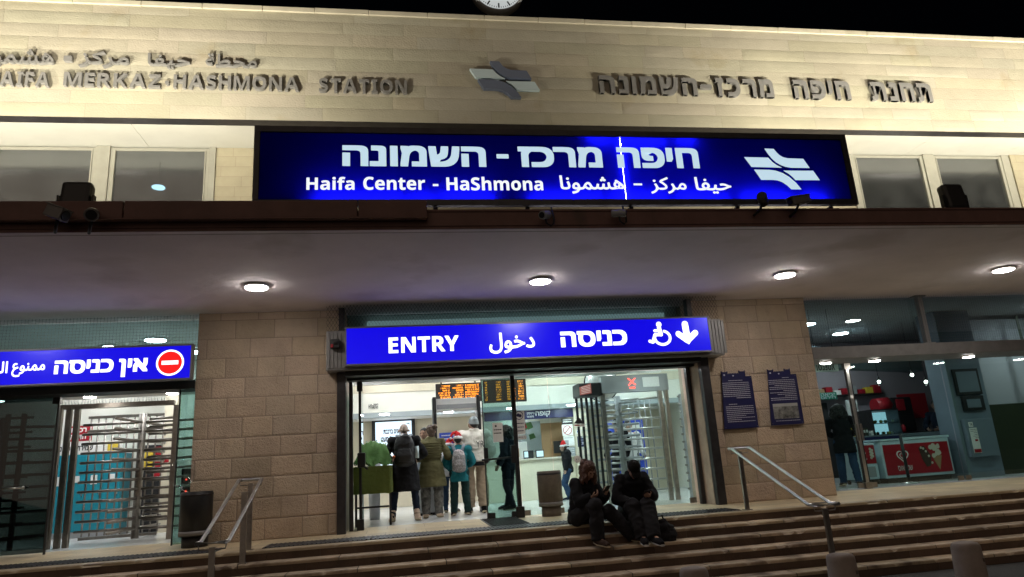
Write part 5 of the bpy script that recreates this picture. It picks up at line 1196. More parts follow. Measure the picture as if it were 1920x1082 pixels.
a, b = onY(1014, 800, 17.5), onY(1055, 800, 17.5); MB().box(a.x, b.x, 17.5, 17.54, .995, 1.85, .004).build('board', M['wood'], t); MB().box(a.x, b.x, 17.485, 17.498, 1.0, 1.03).build('foot_rail', M['wood'], t)
for label, px0, px1, pt, pb, m in (('small card terminal with a bright blue screen on the counter, left one', 982, 1000, 842, 858, 'screen'), ('tablet with a pale blue screen on the ticket counter, right one', 1005, 1020, 845, 857, 'screen')):
    a, b = onY(px0, pb, 17.02), onY(px1, pt, 17.02)
    t = thing('counter_screen', label, 'screen', ((a.x + b.x) / 2, 17.02, .99)); MB().box(a.x, b.x, 17.02, 17.06, .992, 1.18, .01).build('case', M['rubber'], t); MB().box(a.x + .02, a.x + (b.x - a.x) * (.45 if '18' == '1' or px0 < 990 else .9), 17.012, 17.018, 1.02, 1.16).build('display', M[m], t)
t = thing('office_printer', 'white boxed printer with an orange-brown tray behind the counter', 'printer', (2.7, 17.7, .99))
MB().box(2.55, 3.1, 17.62, 17.95, .995, 1.42, .02).build('case', M['white'], t); MB().box(2.58, 2.88, 17.6, 17.618, 1.05, 1.26, .005).build('tray', M['wood'], t); MB().box(2.66, 2.98, 17.66, 17.9, 1.421, 1.6, .02).build('lid', M['plasticgrey'], t)
t = thing('office_monitor', 'dark computer monitor at the right end of the ticket counter', 'monitor', (3.95, 17.35, .99))
MB().box(3.72, 4.12, 17.3, 17.34, 1.08, 1.38, .008).build('screen', M['rubber'], t); MB().box(3.9, 3.96, 17.32, 17.38, .99, 1.1).build('stand', M['rubber'], t); MB().box(3.82, 4.04, 17.26, 17.44, .991, 1.0).build('foot', M['rubber'], t)
def notice(label, px0, px1, pt, pb, Y, m, deco, tilt=0, name='paper_notice', cat='notice'):
    a, b = onY(px0, (pt + pb) / 2, Y), onY(px1, (pt + pb) / 2, Y); z1, z0 = onY((px0 + px1) / 2, pt, Y).z, onY((px0 + px1) / 2, pb, Y).z
    t = thing(name, label, cat, ((a.x + b.x) / 2, Y, z0)); MB().box(a.x, b.x, Y, Y + .004, z0, z1).build('sheet', M[m], t)
    w, h = b.x - a.x, z1 - z0; y = Y - .003
    if deco:
        mb = MB().use(M[deco[0]])
        for kind, *q in deco[1]:
            if kind == 'rows': rule_lines(mb, a.x + w * .1, a.x + w * .9, z0 + h * q[0], q[1], h * q[2], h * q[3], y, len(label))
            if kind == 'ring':
                cx, cz, r0 = a.x + w * q[0], z0 + h * q[1], w * q[2]
                for k in range(24):
                    p, r = R(k * 15), R(k * 15 + 15); mb.face([(cx + r0 * math.cos(p), y, cz + r0 * math.sin(p)), (cx + r0 * math.cos(r), y, cz + r0 * math.sin(r)), (cx + r0 * .84 * math.cos(r), y, cz + r0 * .84 * math.sin(r)), (cx + r0 * .84 * math.cos(p), y, cz + r0 * .84 * math.sin(p))])
            if kind == 'slash':
                cx, cz, r0 = a.x + w * q[0], z0 + h * q[1], w * q[2]; mb.face([(cx + r0 * .7, y - .001, cz + r0 * .58), (cx + r0 * .58, y - .001, cz + r0 * .7), (cx - r0 * .7, y - .001, cz - r0 * .58), (cx - r0 * .58, y - .001, cz - r0 * .7)])
            if kind == 'blob': disc(mb, (a.x + w * q[0], z0 + h * q[1]), w * q[2], y - .002, 16)
            if kind == 'block': mb.face([(a.x + w * q[0], y, z0 + h * q[2]), (a.x + w * q[1], y, z0 + h * q[2]), (a.x + w * q[1], y, z0 + h * q[3]), (a.x + w * q[0], y, z0 + h * q[3])])
        mb.build('lettering', None, t, recalc=False)
    return t
notice('white paper notice taped to the greenish glass door leaf', 924, 943, 793, 829, 11.975, 'paper', ('ink', [('rows', .62, 2, .18, .05), ('blob', .32, .84, .1)]))
notice('cream notice with a round purple emblem on the fixed glass by the door post', 964, 984, 771, 815, 12.0, 'paper', ('navy', [('ring', .5, .82, .4), ('blob', .42, .83, .16), ('blob', .6, .8, .15), ('rows', .46, 3, .16, .035)]))
notice('white sheet with two lines below the purple emblem notice', 962, 987, 817, 824, 12.0, 'paper', ('ink', [('rows', .5, 1, .3, .16)]))
notice('square no-smoking style prohibition sign with a red ring beside the hall column', 1054, 1074, 796, 817, 16.8, 'paper', ('red', [('ring', .5, .5, .42), ('slash', .5, .5, .42)]))
notice('dark notice with white words above the red ring sign', 1053, 1074, 785, 795.5, 16.8, 'ink', ('paper', [('rows', .72, 2, .36, .16)]))
notice('pair of pale leaflets pinned under the red ring sign', 1057, 1077, 818, 836, 16.8, 'paper', ('plasticgrey', [('block', .1, .45, .1, .6), ('rows', .8, 1, .2, .08)]))
notice('green-grey leaflet stand on the counter end under the leaflets', 1059, 1079, 838, 855, 16.8, 'plasticgrey', ('paper', [('rows', .75, 3, .22, .06)]))
notice('small navy poster on the beige hall column', 1083, 1097, 818, 838, 16.85, 'navy', ('greytext', [('rows', .82, 4, .2, .05)]))
notice('small blue emblem sticker on the beige hall column', 1081, 1089, 806, 814, 16.85, 'paper', ('bluepaint', [('block', .15, .85, .4, .75), ('block', .4, .7, .15, .4)]))
notice('green exit notice with Hebrew letters behind the door leaf', 893, 911, 783, 806, 18.4, 'paper', None)
mb = MB().use(M['green']); mb.add(text_px(heb('מחסן'), 893.5, 787, 911, 797, 18.39, bold=.05)); mb.box(*[onY(894, 804, 18.39).x, onY(910, 804, 18.39).x], 18.39, 18.395, onY(900, 804.5, 18.39).z, onY(900, 803.6, 18.39).z)
tag(mb.build('green_lettering', None, origin=tuple(onY(900, 797, 18.39)), recalc=False), 'green Hebrew letters on the white notice behind the door leaf', 'lettering')
notice('blue poster on the hall wall behind the santa hat in the queue', 824, 862, 811, 842, 18.5, 'bluepaint', ('paper', [('rows', .8, 2, .2, .06), ('block', .75, .95, .2, .5)]))
c = onY(1083, 861, 12.01); mb = MB().use(M['paper']); disc(mb, (c.x, c.z), .063, 12.01, 28); mb.use(M['plasticgrey']); disc(mb, (c.x - .02, c.z), .012, 12.006, 10); disc(mb, (c.x + .015, c.z), .01, 12.006, 10)
tag(mb.build('round_sticker', None, origin=tuple(c), recalc=False), 'round white sticker on the glass above the auburn-haired person', 'sticker')
a, b, c = onY(1076, 794, 12.0), onY(1096, 794, 12.0), onY(1085, 782, 12.0)
mb = MB().use(M['ink']); mb.face([(a.x, 12.0, a.z), (b.x, 12.0, b.z), (c.x, 12.0, c.z)]); mb.use(M['paper']); mb.face([(a.x, 12.001, a.z - .006), (b.x, 12.001, b.z - .006), (b.x, 12.001, b.z - .055), (a.x, 12.001, a.z - .055)]); mb.use(M['red']); mb.face([(a.x + .01, 11.998, a.z - .03), (a.x + .1, 11.998, a.z - .03), (a.x + .1, 11.998, a.z - .045), (a.x + .01, 11.998, a.z - .045)])
tag(mb.build('triangle_sign', None, origin=tuple(c), recalc=False), 'black triangle sticker over a white strip on the glass by the turnstile cage', 'sticker')
# wall lettering by the bulkhead
mb = MB().use(M['ink']); mb.add(text_px(SB('Hfla'), 691, 758, 700, 766, 16.77)); mb.add(text_px(heb('חיפה'), 700, 757, 709, 761, 16.77, bold=.03)); mb.add(text_px(heb('מרכז'), 700, 762, 709, 766, 16.77, bold=.03))
tag(mb.build('bulkhead_lettering', None, origin=tuple(onY(700, 762, 16.77)), recalc=False), 'small dark lettering on the white bulkhead left of the detector arch', 'lettering')

# ------------------------------------------------------------------ full-height turnstiles
def turnstile(label, cx, cy, h, ang, wings, n_arm, L, metal, cage):
    t = thing('turnstile', label, 'turnstile', (cx, cy, 0))
    MB().loft([(cx, cy, .03), (cx, cy, h)], .065, 16).build('rotor', metal, t)
    for w in range(wings):
        a = ang + w * 2 * math.pi / wings; d = Vector((math.cos(a), math.sin(a), 0))
        for k in range(n_arm):
            z = .2 + (h - .35) * k / (n_arm - 1); p = Vector((cx, cy, z))
            mb = MB(); mb.loft([p + d * .05, p + d * L], .025, 10); mb.ball(p + d * L, .025, None, 8, 6); mb.build('arm', metal, t)
    cage(t)
    return t
def bars(t, name, pts, z0, z1, r, m, square=False):
    for x, y in pts:
        mb = MB()
        if square: mb.box(x - r, x + r, y - r, y + r, z0, z1)
        else: mb.cyl((x, y, z0), (x, y, z1), r, None, 8)
        mb.build(name, m, t)
def cage_left(t):
    F = M['bronze']
    bars(t, 'frame_post', [(-5.86, 13.0), (-5.72, 13.02), (-4.06, 13.3), (-5.6, 13.05)], 0, 2.3, .04, F, True)
    mb = MB(); mb.box(-5.9, -4.02, 13.0, 13.1, 2.28, 2.36); mb.build('top_beam', F, t)
    bars(t, 'cage_bar', [(-5.9 + .13 * k, 14.35) for k in range(11)], .08, 2.25, .016, M['bronze'])
    for z in (.02, 1.96, 2.22): MB().box(-5.95, -4.6, 14.33, 14.37, z, z + .05).build('cage_rail', F, t)
    mb = MB(); rd = random.Random(4); x = -5.85
    while x < -4.1:
        mb.cyl((x, 13.05, 2.36), (x + rd.uniform(-.03, .03), 13.02, 2.46), .006, .002, 6); x += .05
    mb.build('spikes', M['plasticgrey'], t)
    bars(t, 'comb_arm', [], 0, 1, .01, F)
    for k in range(15): MB().loft([(-4.1, 13.35, .2 + .135 * k), (-4.56, 13.5, .2 + .135 * k)], .022, 10).build('comb_arm', F, t)
turnstile('full-height steel turnstile with horizontal arms in front of the teal lockers', -4.72, 13.6, 2.2, R(176), 4, 12, 1.02, M['bronze'], cage_left)
def cage_far(t):
    bars(t, 'cage_bar', [(-7.9 + .24 * k, 12.6) for k in range(8)], .05, 2.2, .03, M['blackmetal'], True)
    for k in range(9): MB().box(-8.0, -6.1, 12.62, 12.66, .2 + .24 * k, .235 + .24 * k).build('cage_rail', M['blackmetal'], t)
turnstile('dark turnstile cage behind the open glass door leaf at far left', -6.9, 13.3, 2.2, R(20), 3, 10, .8, M['blackmetal'], cage_far)
def cage_right(t):
    F = M['brushed']
    bars(t, 'frame_post', [(4.02, 13.62), (5.2, 13.5), (5.33, 13.48)], 0, 2.16, .04, F, True)
    mb = MB(); mb.box(3.98, 5.4, 13.46, 13.64, 2.16, 2.5); mb.build('top_panel', M['plasticgrey'], t)
    mb = MB().use(M['ledred']); c = (4.62, 13.45, 2.34)
    for s in (-1, 1): mb.face([(c[0] + s * .075 - .015, c[1] - .001 * s, c[2] + .09), (c[0] + s * .075 + .015, c[1] - .001 * s, c[2] + .09), (c[0] - s * .075 + .015, c[1] - .001 * s, c[2] - .05), (c[0] - s * .075 - .015, c[1] - .001 * s, c[2] - .05)])
    mb.face([(c[0] - .06, c[1], c[2] - .115), (c[0] + .06, c[1], c[2] - .115), (c[0] + .06, c[1], c[2] - .09), (c[0] - .06, c[1], c[2] - .09)]); mb.build('red_cross_light', None, t, recalc=False)
    mb = MB(); mb.box(4.85, 5.2, 13.44, 13.455, 2.24, 2.44); mb.build('label_plate', M['paper'], t)
    bars(t, 'cage_bar', [(3.5 + .1 * k, 13.75 - .018 * k) for k in range(6)], .03, 2.1, .022, M['blackmetal'], True)
    for k in range(15): MB().box(3.62, 4.0, 14.0, 14.03, .2 + .125 * k, .222 + .125 * k).build('cage_rail', M['chrome'], t)
    MB().box(3.5, 4.0, 13.5, 14.0, 2.12, 2.38, .01).build('drive_box', M['rubber'], t)
    for k in range(17): MB().loft([(4.02, 13.62, .2 + .115 * k), (4.22, 13.5, .2 + .115 * k), (4.27, 13.62, .2 + .115 * k)], .02, 8).build('comb_arm', M['chrome'], t)
    for k in range(10): MB().cyl((4.42, 13.7, .22 + .2 * k), (5.16, 13.56, .22 + .2 * k), .022, None, 10).build('gate_rail', M['chrome'], t)
    bars(t, 'gate_bar', [(4.6 + .11 * k, 13.78 - .02 * k) for k in range(5)], .2, 2.05, .012, M['plasticgrey'])
    for k in range(13): MB().cyl((5.5, 13.3, .2 + .15 * k), (5.85, 13.6, .2 + .15 * k), .02, None, 8).build('side_arm', M['brushed'], t)
    MB().box(5.55, 5.75, 13.25, 13.4, 0, 2.05, .01).build('column', M['plasticgrey'], t)
turnstile('full-height steel turnstile with a red cross light behind the seated pair', 4.36, 13.72, 2.1, R(60), 3, 9, .5, M['plasticgrey'], cage_right)
t = thing('message_display', 'dark housing with a pale red slanted message panel above the turnstile cage', 'display', (3.6, 13.4, 2.1))
a = onY(1082, 725, 13.45); MB().box(3.5, 3.9, 13.42, 13.495, 2.12, 2.36, .01).build('case', M['rubber'], t)
mb = MB().use(emit('faded_red_panel', (.75, .2, .17), .6)); mb.face([(3.5, 13.41, 2.13), (3.74, 13.405, 2.16), (3.74, 13.405, 2.36), (3.5, 13.41, 2.29)]); mb.use(M['paper'])
for k in range(5): mb.face([(3.53, 13.4, 2.16 + .03 * k), (3.72, 13.4, 2.185 + .032 * k), (3.72, 13.4, 2.193 + .032 * k), (3.53, 13.4, 2.168 + .03 * k)])
mb.build('panel', None, t, recalc=False)
t = thing('ticket_machine', 'blue ticket machine beyond the right turnstile bars', 'machine', (5.3, 16.2, 0))
MB().box(4.9, 5.7, 16.1, 16.6, 0, 1.75, .02).build('body', M['bluepaint'], t); MB().box(5.0, 5.35, 16.08, 16.098, 1.1, 1.45).build('screen', M['screen'], t); MB().box(5.42, 5.62, 16.08, 16.098, .95, 1.4, .004).build('keypad', M['paper'], t); MB().box(5.0, 5.6, 16.07, 16.098, 1.52, 1.66).build('header', M['paper'], t)
t = thing('mirror_dome', 'half-round grey mirror on the wall above the turnstile', 'mirror', (4.6, 15.5, 2.6))
MB().loft([(4.55, 15.4, 2.56), (4.55, 15.41, 2.56)], [.42, .42], 32, (1, 0, 0)).build('rim', M['darksteel'], t); MB().ball((4.55, 15.4, 2.56), (.4, .1, .4)).build('glass', M['chrome'], t)
mb = MB(); mb.cyl((4.55, 15.45, 2.9), (4.55, 15.45, 3.6), .015); mb.build('hanger', M['darksteel'], t)
# left bay background
t = thing('lockers', 'bank of teal lockers with white labels behind the left turnstile', 'lockers', (-6.4, 15.6, 0))
for k in range(4):
    x = -7.05 + .33 * k; MB().box(x, x + .32, 15.5, 16.1, .12, 1.62, .006).build('door', M['teal'], t); MB().box(x + .1, x + .22, 15.492, 15.499, 1.02 + .05 * (k % 2), 1.2).build('label_card', M['paper'], t); MB().box(x + .27, x + .29, 15.48, 15.499, .8, .9).build('handle', M['chrome'], t)
MB().box(-7.06, -5.73, 15.52, 16.1, 0, .118).build('plinth', M['plasticgrey'], t)
t = thing('locker_banner', 'white banner with dark Hebrew words and a yellow picture over the teal lockers', 'sign', (-6.4, 15.5, 1.63))
MB().box(-7.05, -5.75, 15.5, 15.54, 1.63, 1.86).build('panel', M['paper'], t); mb = MB().use(M['ink']); mb.add(text_geo(heb('שמירת חפצים'), -6.95, -6.3, 1.7, 1.8, 15.494, bold=.03)); mb.build('lettering', None, t, recalc=False)
MB().box(-6.02, -5.8, 15.488, 15.498, 1.64, 1.85).build('yellow_picture', M['yellow'], t)
t = thing('wall_poster', 'dark red poster with pale Hebrew letters above the teal lockers', 'poster', (-6.55, 15.55, 1.9)); MB().box(-6.82, -6.35, 15.5, 15.53, 1.89, 2.2).build('panel', M['red'], t); mb = MB().use(M['paper']); mb.add(text_geo(heb('רכבת'), -6.75, -6.45, 2.07, 2.16, 15.493, bold=.04)); mb.add(text_geo(heb('חדשה'), -6.75, -6.45, 1.93, 2.02, 15.493, bold=.04)); mb.build('lettering', None, t, recalc=False)
t = thing('snack_machine', 'dark vending machine with small red lights behind the turnstile arms', 'vending machine', (-5.1, 16.0, 0)); MB().box(-5.45, -4.95, 15.7, 16.15, 0, 1.75, .02).build('body', M['rubber'], t); MB().box(-5.42, -5.2, 15.69, 15.699, 1.3, 1.6).build('yellow_panel', M['yellow'], t); MB().box(-5.18, -5.0, 15.69, 15.699, 1.1, 1.7).build('red_panel', M['red'], t)
t = thing('hall_pillar', 'square cream pillar with a red notice behind the left turnstile', 'pillar', (-4.8, 15.4, 0)); MB().box(-4.9, -4.66, 15.3, 15.55, 0, 3.58).build('shaft', M['beige'], t); MB().box(-4.86, -4.76, 15.29, 15.298, 1.35, 1.5).build('notice', M['red'], t)
t = thing('status_light', 'column of small red lights on a dark stand right of the left turnstile', 'light', (-4.2, 14.6, 0)); MB().box(-4.3, -4.1, 14.6, 14.7, 0, 1.2, .01).build('stand', M['rubber'], t)
for k in range(5): MB().ball((-4.2, 14.59, .55 + .11 * k), .018, None, 8, 6).build('light', M['ledred'], t)

# ------------------------------------------------------------------ shop
for x, y in ((9.2, 14.2), (11.0, 15.6), (14.2, 12.9)):  # unseen lamps added to brighten the shop
    ceiling_lamp(x, y, 3.598, .2, {9.2: 'added round lamp under the shop ceiling over the small freezer, hidden by the beam', 11.0: 'added round lamp under the shop ceiling over the coffee machine, hidden by the beam', 14.2: 'added round lamp under the shop ceiling over the dark cupboards, hidden by the beam'}[x], 'added round lamps under the shop ceiling', 'added_lamp', .04)
t = thing('ice_cream_freezer', 'long red ice-cream freezer with white heart emblem behind the shop window', 'freezer', (10.75, 13.7, 0))
MB().box(9.92, 11.55, 13.45, 14.15, .1, .86, .02).build('body', M['freezer'], t); MB().box(9.96, 11.5, 13.436, 13.449, .16, .78).build('front_panel', M['red'], t); MB().box(9.9, 11.57, 13.43, 14.17, .862, .91, .01).build('lid', M['freezer'], t)
def heart(mb, cx, cz, s, y, w):
    P = []
    for k in range(41):
        a = 2 * math.pi * k / 40; P.append(Vector((cx + s * 16 * math.sin(a) ** 3 / 17, cz + s * (13 * math.cos(a) - 5 * math.cos(2 * a) - 2 * math.cos(3 * a) - math.cos(4 * a)) / 17)))
    for k in range(40):
        a, b = P[k], P[k + 1]; c = Vector((cx, cz)); mb.face([(a.x, y, a.y), (b.x, y, b.y), (b.x + (c.x - b.x) * w, y, b.y + (c.y - b.y) * w), (a.x + (c.x - a.x) * w, y, a.y + (c.y - a.y) * w)])
mb = MB().use(M['paper']); heart(mb, 10.38, .54, .15, 13.43, .2); heart(mb, 10.38, .535, .08, 13.429, .25); mb.add(text_geo(heb('שטראוס'), 10.22, 10.56, .24, .34, 13.43, bold=.01)); mb.build('emblem', None, t, recalc=False)
mb = MB().use(M['brownpic']); mb.face([(10.78, 13.43, .68), (10.92, 13.43, .72), (11.05, 13.43, .5), (11.0, 13.43, .3), (10.9, 13.43, .28), (10.82, 13.43, .45)]); mb.use(M['cream'])
rd = random.Random(6)
for k in range(16): disc(mb, (11.17 + rd.uniform(-.13, .13), .6 + rd.uniform(-.1, .12)), rd.uniform(.03, .055), 13.4285 - k * .0002, 12)
mb.use(M['wood']); mb.face([(11.06, 13.431, .5), (11.3, 13.431, .5), (11.2, 13.431, .2)]); mb.use(M['cream']); 
for k in range(5): disc(mb, (10.84 + .05 * k, .68 - .02 * k * k), .026, 13.4275, 10)
mb.build('ice_cream_picture', None, t, recalc=False)
MB().box(9.98, 11.48, 13.5, 14.1, 0, .098).build('plinth', M['rubber'], t)
t = thing('small_freezer', 'small white freezer on castors with a red label beside the person in the shop', 'freezer', (9.63, 13.8, 0))
MB().box(9.42, 9.86, 13.55, 14.1, .1, .84, .03).build('body', M['freezer'], t); MB().box(9.45, 9.83, 13.535, 13.549, .42, .8, .01).build('red_label', M['red'], t); mb = MB().use(M['paper']); heart(mb, 9.55, .63, .06, 13.53, .25); mb.add(text_geo(heb('שטראוס'), 9.48, 9.62, .5, .54, 13.53)); mb.use(M['cream'])
for k in range(7): disc(mb, (9.72 + .04 * (k % 2), .54 + .03 * k), .03, 13.529 - k * .0002, 10)
mb.build('emblem', None, t, recalc=False); MB().box(9.5, 9.78, 13.54, 13.549, .15, .36).build('vent', M['plasticgrey'], t)
for x, y in ((9.46, 13.6), (9.82, 13.6), (9.46, 14.05), (9.82, 14.05)): MB().cyl((x - .02, y, .045), (x + .02, y, .045), .045, None, 14).build('castor', M['rubber'], t)
t = thing('display_case', 'lit glass cake display case on the shop counter', 'display case', (10.9, 14.4, .95))
MB().box(9.95, 12.6, 14.3, 14.9, 0, 1.0, .01).build('counter', M['shopteal'], t); MB().box(10.5, 11.15, 14.72, 14.75, 1.02, 1.52).build('lit_back', M['cabinetlit'], t); MB().box(10.48, 11.17, 14.32, 14.335, 1.01, 1.54).build('glass_front', M['clearglass'], t)
mb = MB(); mb.box(10.47, 11.18, 14.31, 14.76, 1.535, 1.57); mb.box(10.47, 10.5, 14.31, 14.76, 1.002, 1.534); mb.box(11.15, 11.18, 14.31, 14.76, 1.002, 1.534); mb.box(10.5, 11.15, 14.35, 14.71, 1.25, 1.262); mb.build('case_frame', M['darksteel'], t)
rd = random.Random(12)
for k in range(16):
    z = 1.265 if k < 8 else 1.005; x = 10.56 + (k % 8) * .073
    MB().ball((x, 14.45 + rd.uniform(-.05, .12), z + .035), (.032, .035, .035), None, 8, 6).build('cake', M[rd.choice(['wood', 'cream', 'brownpic', 'yellow'])], t)
rd = random.Random(3)
for k in range(7):
    x = 10.02 + .065 * k; h = rd.uniform(.1, .22)
    q = thing('snack_box', ['yellow snack box at the counter end by the door post', 'brown snack box second in the row on the counter', 'cream snack box third in the row on the counter', 'tall dark snack box in the row on the counter', 'olive snack box fifth in the row on the counter', 'grey snack box beside the lit display case', 'white snack box touching the lit display case'][k], 'box', (x, 14.4, 1.0), 'snack boxes beside the lit display case')
    MB().box(x, x + .055, 14.33, 14.45, 1.002, 1.002 + h, .004).build('carton', M[['yellow', 'wood', 'cream', 'brownpic', 'oliveblack', 'plasticgrey', 'white'][k]], q); MB().box(x + .006, x + .049, 14.325, 14.329, 1.02 + h * .3, 1.01 + h * .7).build('label_card', M['paper'], q)
a, b = onY(1640, 745, 16.5), onY(1748, 742, 16.5)
t = thing('coffee_machine', 'red coffee machine with a shiny dome at the shop back wall', 'coffee machine', ((a.x + b.x) / 2, 16.5, 1.0))
MB().box(a.x - .1, b.x, 16.2, 16.9, 0, 1.05).build('back_counter', M['rubber'], t); MB().loft([(a.x - .05, 16.5, 1.75), (a.x + .35, 16.5, 1.78)], .2, 20).build('boiler', M['red'], t); MB().box(a.x + .3, a.x + .9, 16.3, 16.8, 1.06, 1.95, .05).build('body', M['rubber'], t); MB().box(a.x + .42, a.x + .66, 16.27, 16.299, 1.6, 1.9, .02).build('front_plate', M['red'], t); MB().box(a.x + .95, b.x + .1, 16.86, 16.9, 1.4, 2.06).build('red_splashback', M['red'], t)
for k, (px, py, lab) in enumerate(((1648, 716, 'lit bare bulb hanging left over the display case'), (1710, 703, 'lit bare bulb hanging highest, in the middle of the three'), (1736, 716, 'lit bare bulb hanging in front of the shop pillar'))):
    c = onY(px, py, 14.4); t = thing('pendant_bulb', lab, 'lamp', (c.x, c.y, 3.6), 'bare bulbs hanging in the shop')
    MB().ball(tuple(c), .035, None, 12, 8).build('bulb', M['bulb'], t); MB().ball((c.x, c.y, c.z - .03), (.085, .085, .09), None, 16, 12).build('globe', M['balloon'], t); MB().cyl((c.x, c.y, c.z + .05), (c.x, c.y, c.z + .12), .025).build('socket', M['rubber'], t); MB().cyl((c.x, c.y, c.z + .12), (c.x, c.y, 3.6), .005, None, 6).build('cord', M['rubber'], t)
t = thing('shop_pillar', 'square blue painted pillar inside the shop window', 'pillar', (12.1, 13.5, 0)); MB().box(11.68, 12.55, 13.25, 13.8, 0, 3.58).build('shaft', M['shopblue'], t); MB().box(11.68, 11.74, 13.235, 13.249, 0, 3.5).build('edge_strip', M['shopteal'], t)
t = thing('picture_frame', 'black framed picture with glints on the blue pillar', 'picture', (12.1, 13.2, 1.75)); MB().box(11.8, 12.42, 13.2, 13.245, 1.72, 2.28, .006).build('frame', M['rubber'], t); MB().box(11.86, 12.36, 13.19, 13.199, 1.78, 2.22).build('picture', M['shopblue'], t)
t = thing('wall_cabinet', 'black rimmed small box fixed below the picture on the blue pillar', 'cabinet', (12.1, 13.2, 1.4)); MB().box(11.88, 12.4, 13.19, 13.245, 1.38, 1.69, .006).build('frame', M['rubber'], t); MB().box(11.97, 12.3, 13.18, 13.189, 1.44, 1.62).build('panel', M['shopblue'], t)
t = thing('pillar_cabinet', 'pale blue flat cabinet door on the blue pillar with a tall leaflet', 'cabinet', (12.1, 13.2, .45)); MB().box(11.76, 12.44, 13.13, 13.245, .42, 1.2, .008).build('door', M['shopblue'], t); MB().box(11.82, 12.0, 13.12, 13.128, .5, 1.02).build('leaflet', M['paper'], t); MB().box(11.83, 11.93, 13.12, 13.128, 1.04, 1.14).build('card', M['paper'], t); MB().box(11.83, 11.99, 13.112, 13.119, .51, .58).build('red_print', M['red'], t); MB().box(11.9, 11.96, 13.112, 13.119, .74, .78).build('red_mark', M['red'], t)
mb = MB().use(M['ink']); mb.add(text_geo(SB('14'), 11.85, 11.91, 1.06, 1.12, 13.114)); rule_lines(mb, 11.83, 11.99, .98, 6, .035, .008, 13.113, 5); mb.build('lettering', None, t, recalc=False)
JC = ['red', 'paper', 'yellow', 'plasticgrey', 'wood', 'bluepaint', 'red', 'cream', 'red', 'paper', 'rubber', 'red']
for k in range(12):
    x = 10.9 + .17 * k; h = .14 + .05 * ((k * 7) % 4); q = thing('jar', ['red jar at the left end of the shop back counter', 'white jar next to the leftmost red jar on the back counter', 'yellow jar on the shop back counter', 'grey jar between the yellow and brown jars on the back counter', 'brown jar on the shop back counter', 'blue jar on the shop back counter', 'red jar just right of the blue jar on the back counter', 'cream jar on the shop back counter', 'red jar between the cream and second white jars', 'white jar left of the black jar on the back counter', 'black jar on the shop back counter', 'red jar at the right end of the shop back counter'][k], 'jar', (x, 16.3, 1.05), 'jars along the shop back counter')
    MB().lathe((x, 16.28, 1.052), [(.05, 0), (.055, h * .7), (.03, h * .9), (.03, h)], 14).build('body', M[JC[k]], q); MB().lathe((x, 16.28, 1.052 + h), [(.034, .001), (.034, .03), (.001, .032)], 12).build('lid', M['rubber'], q)
t = thing('back_shelf', 'dark shelf board with red boxes high on the shop back wall', 'shelf', (11.6, 17.0, 1.95))
MB().box(10.7, 12.9, 16.95, 17.19, 2.1, 2.14).build('board', M['rubber'], t)
for k in range(9): MB().box(10.75 + .24 * k, 10.95 + .24 * k, 16.98, 17.15, 2.142, 2.26 + .05 * (k % 3), .006).build('box', M[['red', 'wood', 'red', 'paper', 'red', 'plasticgrey', 'red', 'yellow', 'red'][k]], t)
t = thing('belt_barrier', 'retractable belt barrier with a dark belt before the freezer', 'barrier', (10.08, 13.0, 0))
MB().lathe((10.08, 13.0, 0), [(.17, 0), (.17, .015), (.04, .04), (.03, .05)], 24).build('base', M['chrome'], t); MB().cyl((10.08, 13.0, .05), (10.08, 13.0, .98), .032).build('post', M['rubber'], t); MB().box(9.15, 10.05, 12.995, 13.005, .9, .96).build('belt', M['navy'], t)
t = thing('belt_barrier', 'second belt barrier post half hidden behind the stone pier', 'barrier', (9.12, 13.02, 0)); MB().lathe((9.12, 13.02, 0), [(.17, 0), (.17, .015), (.04, .04), (.03, .05)], 24).build('base', M['chrome'], t); MB().cyl((9.12, 13.02, .05), (9.12, 13.02, .98), .032).build('post', M['rubber'], t)
t = thing('dark_cabinet', 'tall dark green cupboard run at the right edge of the shop', 'cupboard', (14.5, 13.6, 0)); MB().box(12.58, 16.5, 13.6, 14.2, 0, 1.5, .01).build('body', M['oliveblack'], t); MB().box(14.1, 14.16, 13.585, 13.599, 0, 3.5).build('upright', M['oliveblack'], t); MB().box(12.6, 16.5, 14.0, 14.1, 1.52, 3.5).build('pale_upper_panel', M['shopgrey'], t); MB().box(14.5, 14.9, 13.95, 13.998, 2.2, 2.36, .01).build('red_box', M['red'], t)
t = thing('green_exit_sign', 'green sign with pale outlined Hebrew letters above the shop back doorway', 'sign', (10.0, 16.9, 2.0)); a, b = onY(1537, 750, 16.9), onY(1568, 735, 16.9); MB().box(a.x, b.x, 16.9, 16.94, a.z, b.z).build('panel', M['green'], t)
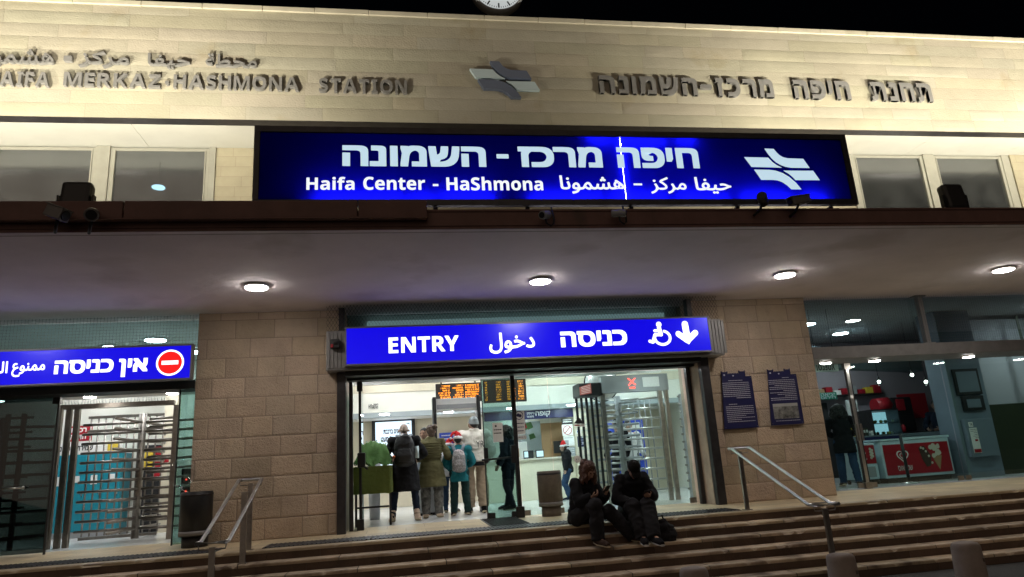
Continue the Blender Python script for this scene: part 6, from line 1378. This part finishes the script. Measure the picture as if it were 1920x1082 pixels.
mb = MB().use(M['greytext']); w = b.x - a.x; h = b.z - a.z; mb.add(text_geo(heb('יציאה'), a.x + w * .1, b.x - w * .1, a.z + h * .52, b.z - h * .1, 16.894)); mb.add(text_geo(heb('חירום'), a.x + w * .1, b.x - w * .1, a.z + h * .1, a.z + h * .45, 16.894)); mb.build('lettering', None, t, recalc=False)
a, b = onY(1530, 698, 12.75), onY(1570, 679, 12.75)
t = thing('hanging_sign', 'white hanging sign with mirrored black letters behind the shop window', 'sign', ((a.x + b.x) / 2, 12.75, b.z)); MB().box(a.x - .1, b.x, 12.75, 12.77, a.z, b.z).build('panel', M['paper'], t)
vs, fs = text_geo(SB('XOELOI'), 0, 1, 0, 1, 0); mb = MB().use(M['ink']); mb.add(([(b.x - .08 - v[0] * (b.x - a.x - .1), 12.744, a.z + .03 + v[2] * (b.z - a.z - .06)) for v in vs], fs)); mb.build('lettering', None, t, recalc=False)
mb = MB(); mb.cyl((a.x + .05, 12.76, b.z), (a.x + .05, 12.76, 3.6), .006, None, 6); mb.cyl((b.x - .05, 12.76, b.z), (b.x - .05, 12.76, 3.6), .006, None, 6); mb.build('hanger', M['darksteel'], t)
t = thing('shop_door', 'white back door standing ajar in the shop behind the long-haired person', 'door', (10.9, 16.6, 0)); a, b = onY(1588, 760, 16.4), onY(1608, 760, 16.4); MB().box(a.x, b.x, 16.4, 16.45, 0, 1.95, .006).build('leaf', M['white'], t); MB().ball((a.x + .08, 16.38, 1.0), .03).build('handle', M['chrome'], t); MB().box(a.x - .9, a.x - .1, 17.1, 17.19, 0, 1.95).build('dark_opening', M['ink'], t)
t = thing('chip_rack', 'dark wire rack of small goods at the shop doorway', 'rack', (8.5, 14.2, 0))
mb = MB()
for z in (.3, .6, .9, 1.2, 1.5): mb.box(8.95, 9.5, 15.2, 15.5, z, z + .02)
for x in (8.96, 9.49): mb.box(x - .012, x + .012, 15.2, 15.22, 0, 1.7); mb.box(x - .012, x + .012, 15.48, 15.5, 0, 1.7)
mb.build('frame', M['blackmetal'], t); rd = random.Random(9)
for z in (.3, .6, .9, 1.2):
    for k in range(4): MB().box(9.0 + .12 * k, 9.09 + .12 * k, 15.22, 15.4, z + .021, z + .021 + rd.uniform(.1, .2), .01).build('pack', M[rd.choice(['red', 'paper', 'wood', 'bluepaint', 'plasticgrey'])], t)
